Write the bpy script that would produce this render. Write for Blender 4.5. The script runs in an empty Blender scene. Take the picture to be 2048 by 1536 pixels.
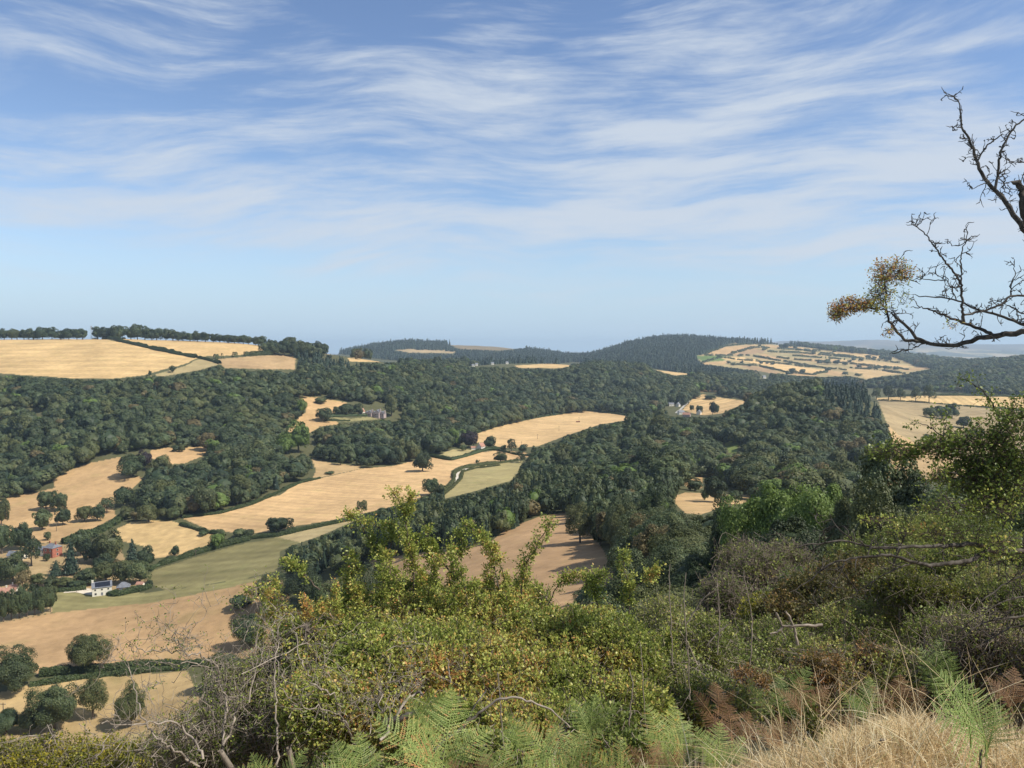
import bpy, math, numpy as np
from mathutils import Vector
rad = math.radians
SC = bpy.context.scene
COL = SC.collection
# ------------------------------------------------------------------ camera, sky, sun, exposure
CZ = 150.0                       # height of the eye above the valley datum
F = 1607.0                       # focal length in photo pixels (2048 wide)
PITCH = rad(2.78)
cam = bpy.data.cameras.new('camera'); camo = bpy.data.objects.new('camera', cam); COL.objects.link(camo)
cam.sensor_width = 36.0; cam.lens = 36.0 * F / 2048.0; cam.clip_start = 0.05; cam.clip_end = 60000
camo.location = (0, 0, CZ); camo.rotation_euler = (rad(90) - PITCH, 0, 0)
SC.camera = camo
SC.render.engine = 'CYCLES'
SC.view_settings.view_transform = 'Standard'; SC.view_settings.look = 'None'
SC.view_settings.exposure = 0.47; SC.view_settings.gamma = 1.0
SC.view_settings.use_curve_mapping = False
cy = SC.cycles
cy.max_bounces = 5; cy.diffuse_bounces = 3; cy.glossy_bounces = 2; cy.transmission_bounces = 3
cy.volume_bounces = 0; cy.transparent_max_bounces = 4; cy.use_denoising = True
SUN_AZ = rad(108); SUN_EL = rad(50)
sd = bpy.data.lights.new('sun', 'SUN'); so = bpy.data.objects.new('sun', sd); COL.objects.link(so)
sd.energy = 4.7; sd.angle = rad(0.53); sd.color = (1.0, 0.93, 0.82)
sv = Vector((math.sin(SUN_AZ) * math.cos(SUN_EL), math.cos(SUN_AZ) * math.cos(SUN_EL), math.sin(SUN_EL)))
so.rotation_euler = (-sv).to_track_quat('-Z', 'Y').to_euler(); so.location = (50, -20, CZ + 60)

def N(nt, t, **kw):
    n = nt.nodes.new(t)
    for k, v in kw.items(): setattr(n, k, v)
    return n
def math_n(nt, op, a, b=None, c=None):
    n = nt.nodes.new('ShaderNodeMath'); n.operation = op
    for i, s in enumerate((a, b, c)):
        if s is None: continue
        if isinstance(s, (int, float)): n.inputs[i].default_value = s
        else: nt.links.new(s, n.inputs[i])
    return n.outputs[0]
def maprange(nt, v, a, b, c=0.0, d=1.0, smooth=True):
    n = nt.nodes.new('ShaderNodeMapRange'); n.interpolation_type = 'SMOOTHSTEP' if smooth else 'LINEAR'
    nt.links.new(v, n.inputs[0])
    for i, s in enumerate((a, b, c, d)): n.inputs[1 + i].default_value = s
    return n.outputs[0]
def combine(nt, x, y, z=0.0):
    n = nt.nodes.new('ShaderNodeCombineXYZ')
    for i, s in enumerate((x, y, z)):
        if isinstance(s, (int, float)): n.inputs[i].default_value = s
        else: nt.links.new(s, n.inputs[i])
    return n.outputs[0]
def noise_n(nt, vec, scale, detail=4, rough=0.5, dist=0.0):
    n = nt.nodes.new('ShaderNodeTexNoise'); nt.links.new(vec, n.inputs['Vector'])
    n.inputs['Scale'].default_value = scale; n.inputs['Detail'].default_value = detail
    n.inputs['Roughness'].default_value = rough; n.inputs['Distortion'].default_value = dist
    return n.outputs[0]
def mixc(nt, f, a, b, blend='MIX'):
    n = nt.nodes.new('ShaderNodeMix'); n.data_type = 'RGBA'; n.blend_type = blend
    for i, s in ((0, f), (6, a), (7, b)):
        if isinstance(s, (int, float)): n.inputs[i].default_value = s
        elif isinstance(s, tuple): n.inputs[i].default_value = (*s[:3], 1)
        else: nt.links.new(s, n.inputs[i])
    return n.outputs[2]

world = bpy.data.worlds.new('World'); SC.world = world; world.use_nodes = True
wn = world.node_tree; wn.nodes.clear()
sky = N(wn, 'ShaderNodeTexSky'); sky.sky_type = 'NISHITA'; sky.sun_disc = False
sky.sun_elevation = SUN_EL; sky.sun_rotation = SUN_AZ
sky.altitude = 300; sky.air_density = 1.0; sky.dust_density = 0.15; sky.ozone_density = 2.2
tc = N(wn, 'ShaderNodeTexCoord'); sx = N(wn, 'ShaderNodeSeparateXYZ'); wn.links.new(tc.outputs['Generated'], sx.inputs[0])
az = math_n(wn, 'ARCTAN2', sx.outputs[0], sx.outputs[1])          # radians, 0 = straight ahead, + right
el = math_n(wn, 'ARCSINE', sx.outputs[2])
# thin cirrus in bands: stretched noises in azimuth / elevation, warped by a slow noise
slow = noise_n(wn, combine(wn, az, math_n(wn, 'MULTIPLY', el, 2.0)), 1.7, 2, 0.5)
elw = math_n(wn, 'ADD', el, math_n(wn, 'MULTIPLY', math_n(wn, 'SUBTRACT', slow, 0.5), 0.16))
elt = math_n(wn, 'ADD', elw, math_n(wn, 'MULTIPLY', az, -0.04))
c1 = noise_n(wn, combine(wn, math_n(wn, 'MULTIPLY', az, 1.0), math_n(wn, 'MULTIPLY', elt, 6.0), 4.3), 2.1, 5, 0.52, 0.1)
c2 = noise_n(wn, combine(wn, math_n(wn, 'MULTIPLY', az, 2.2), math_n(wn, 'MULTIPLY', elt, 15.0), 9.1), 2.6, 8, 0.62, 0.25)
c3 = noise_n(wn, combine(wn, math_n(wn, 'ADD', math_n(wn, 'MULTIPLY', az, 4.0), math_n(wn, 'MULTIPLY', el, 4.0)), math_n(wn, 'MULTIPLY', elt, 34.0), 2.2), 3.0, 7, 0.65, 0.2)
cs = math_n(wn, 'ADD', math_n(wn, 'MULTIPLY', c1, 0.50), math_n(wn, 'MULTIPLY', c2, 0.33))
cs = math_n(wn, 'ADD', cs, math_n(wn, 'MULTIPLY', c3, 0.17))
# where the cloud sheet is thick: main band about 7-18 degrees up, thinner above
band = maprange(wn, el, 0.0, 0.14, 0.12, 1.0)
band2 = maprange(wn, el, 0.24, 0.36, 1.0, 0.72)
cs = math_n(wn, 'ADD', cs, math_n(wn, 'MULTIPLY', math_n(wn, 'SUBTRACT', math_n(wn, 'MULTIPLY', band, band2), 0.6), 0.22))
gap = noise_n(wn, combine(wn, math_n(wn, 'MULTIPLY', az, 1.6), math_n(wn, 'MULTIPLY', elt, 7.5), 31.7), 1.5, 3, 0.5, 0.3)
cs = math_n(wn, 'ADD', cs, math_n(wn, 'MULTIPLY', math_n(wn, 'SUBTRACT', gap, 0.52), 0.42))
cl = maprange(wn, cs, 0.450, 0.675, 0.0, 1.0)
cl = math_n(wn, 'MULTIPLY', cl, maprange(wn, el, 0.0, 0.11, 0.22, 0.90))
skyt = mixc(wn, 1.0, sky.outputs[0], (1.13, 1.14, 1.22), 'MULTIPLY')
skyt = mixc(wn, maprange(wn, el, -0.02, 0.17, 0.97, 0.0), skyt, (3.85, 5.3, 6.9))
CLOUD = (5.4, 6.0, 6.8)
full = mixc(wn, cl, skyt, CLOUD)
bg = N(wn, 'ShaderNodeBackground'); wn.links.new(full, bg.inputs[0]); bg.inputs[1].default_value = 0.085
wo = N(wn, 'ShaderNodeOutputWorld'); wn.links.new(bg.outputs[0], wo.inputs[0])

# ------------------------------------------------------------------ helpers
cp, sp_ = math.cos(PITCH), math.sin(PITCH)
def W(u, v, Y):
    """pixel of the photo + forward distance -> world point"""
    a = (np.asarray(u, float) - 1024) / F; b = (768 - np.asarray(v, float)) / F
    k = cp + b * sp_
    Y = np.asarray(Y, float)
    return np.stack([Y * a / k, Y + 0 * a, CZ + Y * (-sp_ + b * cp) / k], -1)
def PX(p):
    """world -> pixel"""
    p = np.asarray(p, float); z = p[..., 2] - CZ
    d = p[..., 1] * cp - z * sp_; up = p[..., 1] * sp_ + z * cp
    return 1024 + F * p[..., 0] / d, 768 - F * up / d
def mesh_np(name, V, Fc, mat=None, smooth=False, attrs=None):
    me = bpy.data.meshes.new(name)
    V = np.ascontiguousarray(V, np.float32); Fc = np.ascontiguousarray(Fc, np.int32)
    k = Fc.shape[1]
    me.vertices.add(len(V)); me.vertices.foreach_set('co', V.ravel())
    me.loops.add(Fc.size); me.loops.foreach_set('vertex_index', Fc.ravel())
    me.polygons.add(len(Fc)); me.polygons.foreach_set('loop_start', np.arange(0, Fc.size, k, dtype=np.int32))
    me.polygons.foreach_set('loop_total', np.full(len(Fc), k, np.int32))
    if smooth: me.polygons.foreach_set('use_smooth', np.ones(len(Fc), bool))
    for nm, dom, typ, arr in (attrs or ()):
        at = me.attributes.new(nm, typ, dom)
        at.data.foreach_set('color' if typ == 'FLOAT_COLOR' else 'value', np.ascontiguousarray(arr, np.float32).ravel())
    me.update(calc_edges=True)
    if mat is not None: me.materials.append(mat)
    return me
def link(name, data, parent=None, loc=None):
    o = bpy.data.objects.new(name, data); COL.objects.link(o)
    if parent is not None: o.parent = parent
    if loc is not None: o.location = loc
    return o
def tag(o, label=None, cat=None, group=None, kind=None):
    if label: o['label'] = label
    if cat: o['category'] = cat
    if group: o['group'] = group
    if kind: o['kind'] = kind
    return o
def empty(name, loc): 
    o = bpy.data.objects.new(name, None); COL.objects.link(o); o.location = loc; o.empty_display_size = 0.2
    return o
class MB:
    """mixed poly mesh collector"""
    def __init__(s): s.v = []; s.f = []
    def quad(s, *p):
        n = len(s.v); s.v += [tuple(q) for q in p]; s.f.append(tuple(range(n, n + len(p))))
    def box(s, x0, y0, z0, x1, y1, z1):
        n = len(s.v)
        s.v += [(x0,y0,z0),(x1,y0,z0),(x1,y1,z0),(x0,y1,z0),(x0,y0,z1),(x1,y0,z1),(x1,y1,z1),(x0,y1,z1)]
        s.f += [(n,n+3,n+2,n+1),(n+4,n+5,n+6,n+7),(n,n+1,n+5,n+4),(n+1,n+2,n+6,n+5),(n+2,n+3,n+7,n+6),(n+3,n,n+4,n+7)]
    def poly(s, vs, fs):
        n = len(s.v); s.v += list(vs); s.f += [tuple(i + n for i in f) for f in fs]
    def build(s, name, mat, parent=None, rot=0.0):
        v = s.v
        if rot:
            c, q = math.cos(rot), math.sin(rot); v = [(x*c - y*q, x*q + y*c, z) for x, y, z in v]
        me = bpy.data.meshes.new(name); me.from_pydata(v, [], s.f); me.materials.append(mat)
        return link(name, me, parent)
def vnoise(x, y, seed=0):
    xi = np.floor(x).astype(np.int64); yi = np.floor(y).astype(np.int64)
    fx = x - xi; fy = y - yi; fx = fx*fx*(3-2*fx); fy = fy*fy*(3-2*fy)
    def h(a, b):
        n = (a * 374761393 + b * 668265263 + seed * 69069) & 0xffffffff
        n = ((n ^ (n >> 13)) * 1274126177) & 0xffffffff
        return ((n ^ (n >> 16)) & 0xffff) / 65535.0
    return (h(xi,yi)*(1-fx)+h(xi+1,yi)*fx)*(1-fy) + (h(xi,yi+1)*(1-fx)+h(xi+1,yi+1)*fx)*fy
def fbm(x, y, seed=0, oct=4):
    s = 0; a = 0.5; t = 0
    for i in range(oct): s = s + a * vnoise(x * 2**i, y * 2**i, seed + i * 17); t += a; a *= 0.5
    return s / t
def unit(v): return v / np.maximum(np.linalg.norm(v, axis=-1, keepdims=True), 1e-9)

# ------------------------------------------------------------------ materials
def princ(name, rough=0.8, spec=0.3):
    m = bpy.data.materials.new(name); m.use_nodes = True; nt = m.node_tree
    b = nt.nodes['Principled BSDF']; b.inputs['Roughness'].default_value = rough
    b.inputs['Specular IOR Level'].default_value = spec
    return m, nt, b
def simple(name, col, rough=0.8, spec=0.3, var=0.25, scale=3.0):
    m, nt, b = princ(name, rough, spec)
    t = N(nt, 'ShaderNodeTexCoord')
    n = noise_n(nt, t.outputs['Object'], scale, 4, 0.6)
    lo = tuple(c * (1 - var) for c in col); hi = tuple(min(1, c * (1 + var)) for c in col)
    nt.links.new(mixc(nt, maprange(nt, n, 0.3, 0.7), lo, hi), b.inputs['Base Color'])
    return m
def ramp_n(nt, fac, stops):
    r = nt.nodes.new('ShaderNodeValToRGB'); e = r.color_ramp.elements
    while len(e) < len(stops): e.new(0.5)
    for i, (p, c) in enumerate(stops): e[i].position = p; e[i].color = (*c, 1)
    nt.links.new(fac, r.inputs[0]); return r.outputs[0]
def leafmat(name, stops, rnd=0.0, transl=0.3, rough=0.55, bri=0.0):
    """leaf colour from per-leaf value 'tv' (0..1) through a ramp; rnd = spread of hue per tree"""
    m = bpy.data.materials.new(name); m.use_nodes = True; nt = m.node_tree; nt.nodes.clear()
    at = N(nt, 'ShaderNodeAttribute', attribute_name='tv'); v = at.outputs['Fac']
    oi = N(nt, 'ShaderNodeObjectInfo')
    if rnd:
        v = math_n(nt, 'ADD', v, math_n(nt, 'MULTIPLY', math_n(nt, 'SUBTRACT', oi.outputs['Random'], 0.5), rnd))
    c = ramp_n(nt, v, stops)
    if bri:
        k = math_n(nt, 'ADD', 1.0, math_n(nt, 'MULTIPLY', math_n(nt, 'SUBTRACT', math_n(nt, 'FRACT', math_n(nt, 'MULTIPLY', oi.outputs['Random'], 37.7)), 0.5), bri))
        hs = N(nt, 'ShaderNodeHueSaturation'); nt.links.new(c, hs.inputs['Color']); nt.links.new(k, hs.inputs['Value']); c = hs.outputs[0]
    p = N(nt, 'ShaderNodeBsdfPrincipled'); nt.links.new(c, p.inputs['Base Color'])
    p.inputs['Roughness'].default_value = rough; p.inputs['Specular IOR Level'].default_value = 0.25
    t = N(nt, 'ShaderNodeBsdfTranslucent'); nt.links.new(c, t.inputs[0])
    mx = N(nt, 'ShaderNodeMixShader'); mx.inputs[0].default_value = transl
    nt.links.new(p.outputs[0], mx.inputs[1]); nt.links.new(t.outputs[0], mx.inputs[2])
    o = N(nt, 'ShaderNodeOutputMaterial'); nt.links.new(mx.outputs[0], o.inputs[0])
    return m
# ------------------------------------------------------------------ terrain: profiles of the ground, (distance, photo row) or (distance, 'z', drop)
def prof(*a): return a
NEAR = {  # columns of the near and middle ground; v = photo row, negative = height relative to the eye
 0:    [(0.5,-1.9),(3.0,-2.4),(5,-3.9),(12,-9),(60,-44),(150,-100),(250,-143),(300,1470),(330,1395),(360,1335),(440,1238),(490,1175),(560,1112),(640,1058),(720,1005),(790,960),(880,900),(960,850),(1050,802),(1130,772),(1180,756),(1320,720),(1450,692),(1520,680),(1650,679),(2000,690),(3000,-110)],
 250:  [(0.5,-1.9),(3.0,-2.4),(5,-3.8),(12,-8.8),(60,-42),(150,-95),(250,-138),(300,1470),(330,1400),(360,1330),(450,1213),(480,1188),(560,1125),(620,1062),(690,1020),(760,965),(830,915),(900,880),(980,840),(1060,800),(1130,772),(1190,754),(1320,718),(1430,695),(1500,678),(1620,677),(2000,690),(3000,-110)],
 500:  [(0.5,-1.9),(3.0,-2.3),(5,-3.6),(12,-8.5),(60,-40),(150,-88),(250,-120),(370,1310),(450,1170),(560,1092),(600,1058),(700,1005),(780,965),(860,925),(930,890),(1010,850),(1090,810),(1170,775),(1240,752),(1300,738),(1400,712),(1500,690),(1570,686),(1680,687),(2000,700),(3000,-110)],
 800:  [(0.5,-1.8),(3.0,-2.2),(5,-3.4),(12,-8),(60,-34),(150,-66),(250,-84),(300,1170),(380,1120),(450,1082),(560,1045),(640,1010),(750,965),(850,935),(930,910),(1020,880),(1120,850),(1230,815),(1350,780),(1480,750),(1600,733),(1700,727),(2000,738),(3000,-95)],
 1050: [(0.5,-1.75),(3.0,-2.0),(5,-3.1),(12,-7.5),(60,-28),(150,-52),(240,1175),(300,1110),(380,1050),(430,1030),(500,1012),(560,985),(700,-125),(800,945),(900,920),(1000,900),(1060,888),(1300,850),(1500,833),(1600,822),(1750,795),(1900,765),(2050,743),(2150,735),(2300,728),(2450,724),(2700,730),(3000,-105)],
 1300: [(0.5,-1.68),(3.0,-1.72),(5,-2.7),(12,-7),(60,-24),(150,1200),(220,1130),(300,1075),(380,1030),(450,1000),(520,968),(650,950),(750,930),(850,895),(950,862),(1020,848),(1150,-112),(1300,-130),(1500,833),(1600,822),(1750,805),(1900,780),(2100,757),(2300,743),(2450,738),(2600,737),(3000,-112)],
 1420: [(0.5,-1.66),(2.8,-1.65),(3.6,-2.15),(5,-3.0),(12,-6.8),(60,-23),(120,1150),(200,1100),(300,1055),(430,1003),(520,983),(650,-116),(800,-127),(950,-129),(1080,-124),(1200,-122),(1700,812),(2000,782),(2300,764),(2700,750),(3000,-112)],
 1600: [(0.5,-1.62),(2.8,-1.6),(3.6,-1.95),(5,-2.95),(12,-6.4),(30,-13.5),(60,-21),(120,1095),(200,1058),(300,1032),(430,1010),(600,985),(700,955),(800,910),(900,866),(1000,824),(1080,794),(1150,778),(1250,790),(1450,-114),(1700,-120),(2400,-134),(3000,756)],
 1500: [(0.5,-1.65),(2.6,-1.6),(3.6,-2.0),(5,-3.0),(12,-6.6),(30,-14),(60,-22),(120,1130),(200,1085),(300,1040),(430,1010),(520,988),(700,957),(800,920),(900,880),(1000,850),(1100,822),(1200,815),(1700,808),(2000,780),(2300,763),(2700,753),(3000,750)],
 1700: [(0.5,-1.6),(3.0,-1.58),(3.7,-1.85),(5,-2.9),(12,-6.3),(30,-13),(60,-20),(120,1060),(200,1030),(400,1010),(600,990),(700,955),(800,912),(900,872),(1000,832),(1080,800),(1150,778),(1250,782),(1500,-112),(2400,-140),(3000,758)],
 1850: [(0.5,-1.55),(3.1,-1.55),(3.8,-1.85),(5,-2.9),(12,-6),(30,-12),(60,-19),(120,-25),(250,-50),(500,975),(700,940),(900,905),(1100,870),(1300,835),(1450,812),(1600,792),(1680,786),(1900,-126),(2300,-140),(2700,768),(3000,757)],
 2048: [(0.5,-1.55),(2.9,-1.55),(3.5,-1.85),(5,-3.0),(12,-5.8),(30,-11.5),(60,-18),(120,-24),(250,-48),(500,965),(700,935),(900,900),(1100,872),(1300,840),(1450,822),(1650,800),(1750,794),(2000,-132),(2300,778),(2600,758),(3000,738)],
}
FARE = [(7000,-190),(9000,-200)]
FAR = {
 600:  [(2600,-105),(4500,-110),(6500,-130)],
 720:  [(2600,-98),(4000,-95),(5000,701),(5500,699),(6500,-90)],
 800:  [(2600,-98),(4000,728),(5000,688),(5500,686),(6500,-80)],
 900:  [(2600,-98),(4000,728),(5000,692),(5500,689),(6500,-80)],
 1000: [(2600,-98),(4000,728),(5000,696),(5500,692),(6500,-80)],
 1100: [(2600,-100),(4000,728),(5000,712),(5500,708),(6500,-100)],
 1170: [(2600,-105),(4000,728),(5000,722),(5500,719),(6500,-110)],
 1230: [(2600,-105),(3300,736),(4000,712),(4600,699),(5000,699),(6500,-90)],
 1280: [(2600,-108),(3300,736),(4000,702),(4600,684),(5000,683),(6500,-60)],
 1340: [(2600,-110),(3300,737),(4000,698),(4600,677),(5000,677),(6500,-60)],
 1400: [(2600,-110),(3300,739),(4000,700),(4600,680),(5000,679),(6500,-60)],
 1460: [(2600,-113),(2900,757),(3600,730),(4200,704),(4700,685),(5100,684),(6500,-60)],
 1540: [(2600,-115),(2900,757),(3600,735),(4200,712),(4800,692),(5300,686),(6500,-80)],
 1620: [(2600,-135),(2900,759),(3600,739),(4200,716),(4800,699),(5300,694),(6500,-90)],
 1700: [(2600,-140),(3000,757),(3600,740),(4200,720),(4800,706),(5300,701),(6500,-110)],
 1850: [(2700,770),(3000,757),(3600,742),(4200,728),(4800,720),(5300,717),(6500,-150)],
 2048: [(2300,778),(2600,758),(3000,738),(3400,724),(3800,722),(4500,-140),(6500,-180)],
}
SKYF = [(900,-250),(1400,-150),(1480,-20),(1530,70),(1570,120),(1640,95),(1690,110),(1740,140),(1800,120),(1850,70),(1900,20),(1960,25),(2048,30),(2600,10)]   # far range: height of the crest at 17 km, relative to the eye
RY = np.exp(np.arange(math.log(0.45), math.log(22000), 0.0118)); LY = np.log(RY)
ca = np.concatenate([np.linspace(-1.6, -0.73, 40, endpoint=False), np.arange(-0.73, 0.73, 0.0016), np.linspace(0.73, 1.6, 40)])
NR, NC = len(RY), len(ca)
def colprof(tab, u):
    ys, zs = [], []
    for y, v in tab:
        ys.append(y); zs.append(CZ + v if v < 0 else float(W(u, v, y)[2]))
    return np.interp(LY, np.log(ys), zs)
def table(tab, ext=()):
    us = sorted(tab); rows = np.array([colprof(list(tab[u]) + list(ext), u) for u in us])
    A = (np.array(us) - 1024) / F
    return np.array([np.interp(ca, A, rows[:, j]) for j in range(NR)])
def blur(Z, r, ax):
    k = np.exp(-0.5 * (np.arange(-3*r, 3*r+1) / r) ** 2); k /= k.sum(); n = 3*r
    pad = [(0,0),(0,0)]; pad[ax] = (n, n); P = np.pad(Z, pad, mode='edge'); out = np.zeros_like(Z)
    for i, w in enumerate(k):
        out += w * (P[i:i+Z.shape[0]] if ax == 0 else P[:, i:i+Z.shape[1]])
    return out
ZN = table(NEAR); ZF = table(FAR, FARE)
sl = lambda Z: (Z - CZ) / RY[:, None]       # blur in slope space keeps the picture rows
ZN = blur(ZN, 2, 0); ZN = CZ + RY[:, None] * blur(sl(ZN), 20, 1)
ZF = blur(ZF, 2, 0); ZF = CZ + RY[:, None] * blur(sl(ZF), 11, 1)
t = np.clip((RY - 2650) / 300, 0, 1)[:, None]; t = t*t*(3-2*t)
Z = ZN * (1 - t) + ZF * t
# denser rows where the fields lie
RY2 = np.exp(np.concatenate([np.arange(math.log(0.45), math.log(190), 0.022), np.arange(math.log(190), math.log(2000), 0.0042), np.arange(math.log(2000), math.log(22000), 0.0105)]))
LY2 = np.log(RY2); rr = np.clip(np.interp(LY2, LY, np.arange(NR)), 0, NR - 1.001); r0 = rr.astype(int); fr = (rr - r0)[:, None]
Z = Z[r0] * (1 - fr) + Z[r0 + 1] * fr; RY, LY = RY2, LY2; NR = len(RY)
# far plain and range
crest = np.interp(1024 + F * ca, [p[0] for p in SKYF], [p[1] for p in SKYF])
crest = blur(np.tile(crest, (1, 1)), 8, 1)[0]
XX = RY[:, None] * ca[None, :]; YY = np.repeat(RY[:, None], NC, 1)
crest = crest + 22 * (fbm(ca * 22, ca * 0, 5, 4) - 0.5)
g = np.interp(RY, [7500, 9500, 12500, 15000, 17200, 19000, 22000], [0, .0, 0.12, 0.55, 1, 0.8, 0.5])[:, None]
base = CZ - 200 - 15 * ((YY - 7000) / 10000).clip(0, 1)
far = base + (crest[None, :] + 200) * g + 26 * (fbm(XX / 900, YY / 900, 3) - 0.5)
t = np.clip((RY - 7000) / 1500, 0, 1)[:, None]
Z = Z * (1 - t) + far * t
Z = Z + np.clip(YY, 0, 3000) * 0.0022 * (fbm(XX / 60 + 9, YY / 60, 11) - 0.5) + np.where(YY < 12, 0.10, 0.0) * (fbm(XX * 1.3, YY * 1.3, 2) - 0.5)
# horizon of the ground (for leaving out trees no one can see)
SLP = (Z - CZ) / RY[:, None]
CM = np.maximum.accumulate(SLP, 0)
def grid_at(G, x, y):
    x = np.asarray(x, float); y = np.maximum(np.asarray(y, float), 0.46)
    i = np.clip(np.interp(np.log(y), LY, np.arange(NR)), 0, NR - 1.001); j = np.interp(x / y, ca, np.arange(NC))
    j = np.clip(j, 0, NC - 1.001); i0 = i.astype(int); j0 = j.astype(int); fi = i - i0; fj = j - j0
    return (G[i0,j0]*(1-fi)*(1-fj) + G[i0+1,j0]*fi*(1-fj) + G[i0,j0+1]*(1-fi)*fj + G[i0+1,j0+1]*fi*fj)
def H(x, y): return grid_at(Z, x, y)
def G2(u, v, y0=None, y1=None):
    """first ground point seen through pixel (u, v), between forward distances y0 and y1"""
    a = (u - 1024) / F; k = cp + (768 - v) / F * sp_
    ys = np.exp(np.linspace(math.log(y0 or 150), math.log(y1 or 18000), 1500))
    x = ys * a / k; z = H(x, ys); zr = W(u, v, ys)[:, 2]
    hit = np.nonzero(z >= zr)[0]
    i = hit[0] if len(hit) else int(np.argmin(np.abs(z - zr)))
    return np.array([x[i], ys[i], z[i]])

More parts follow.
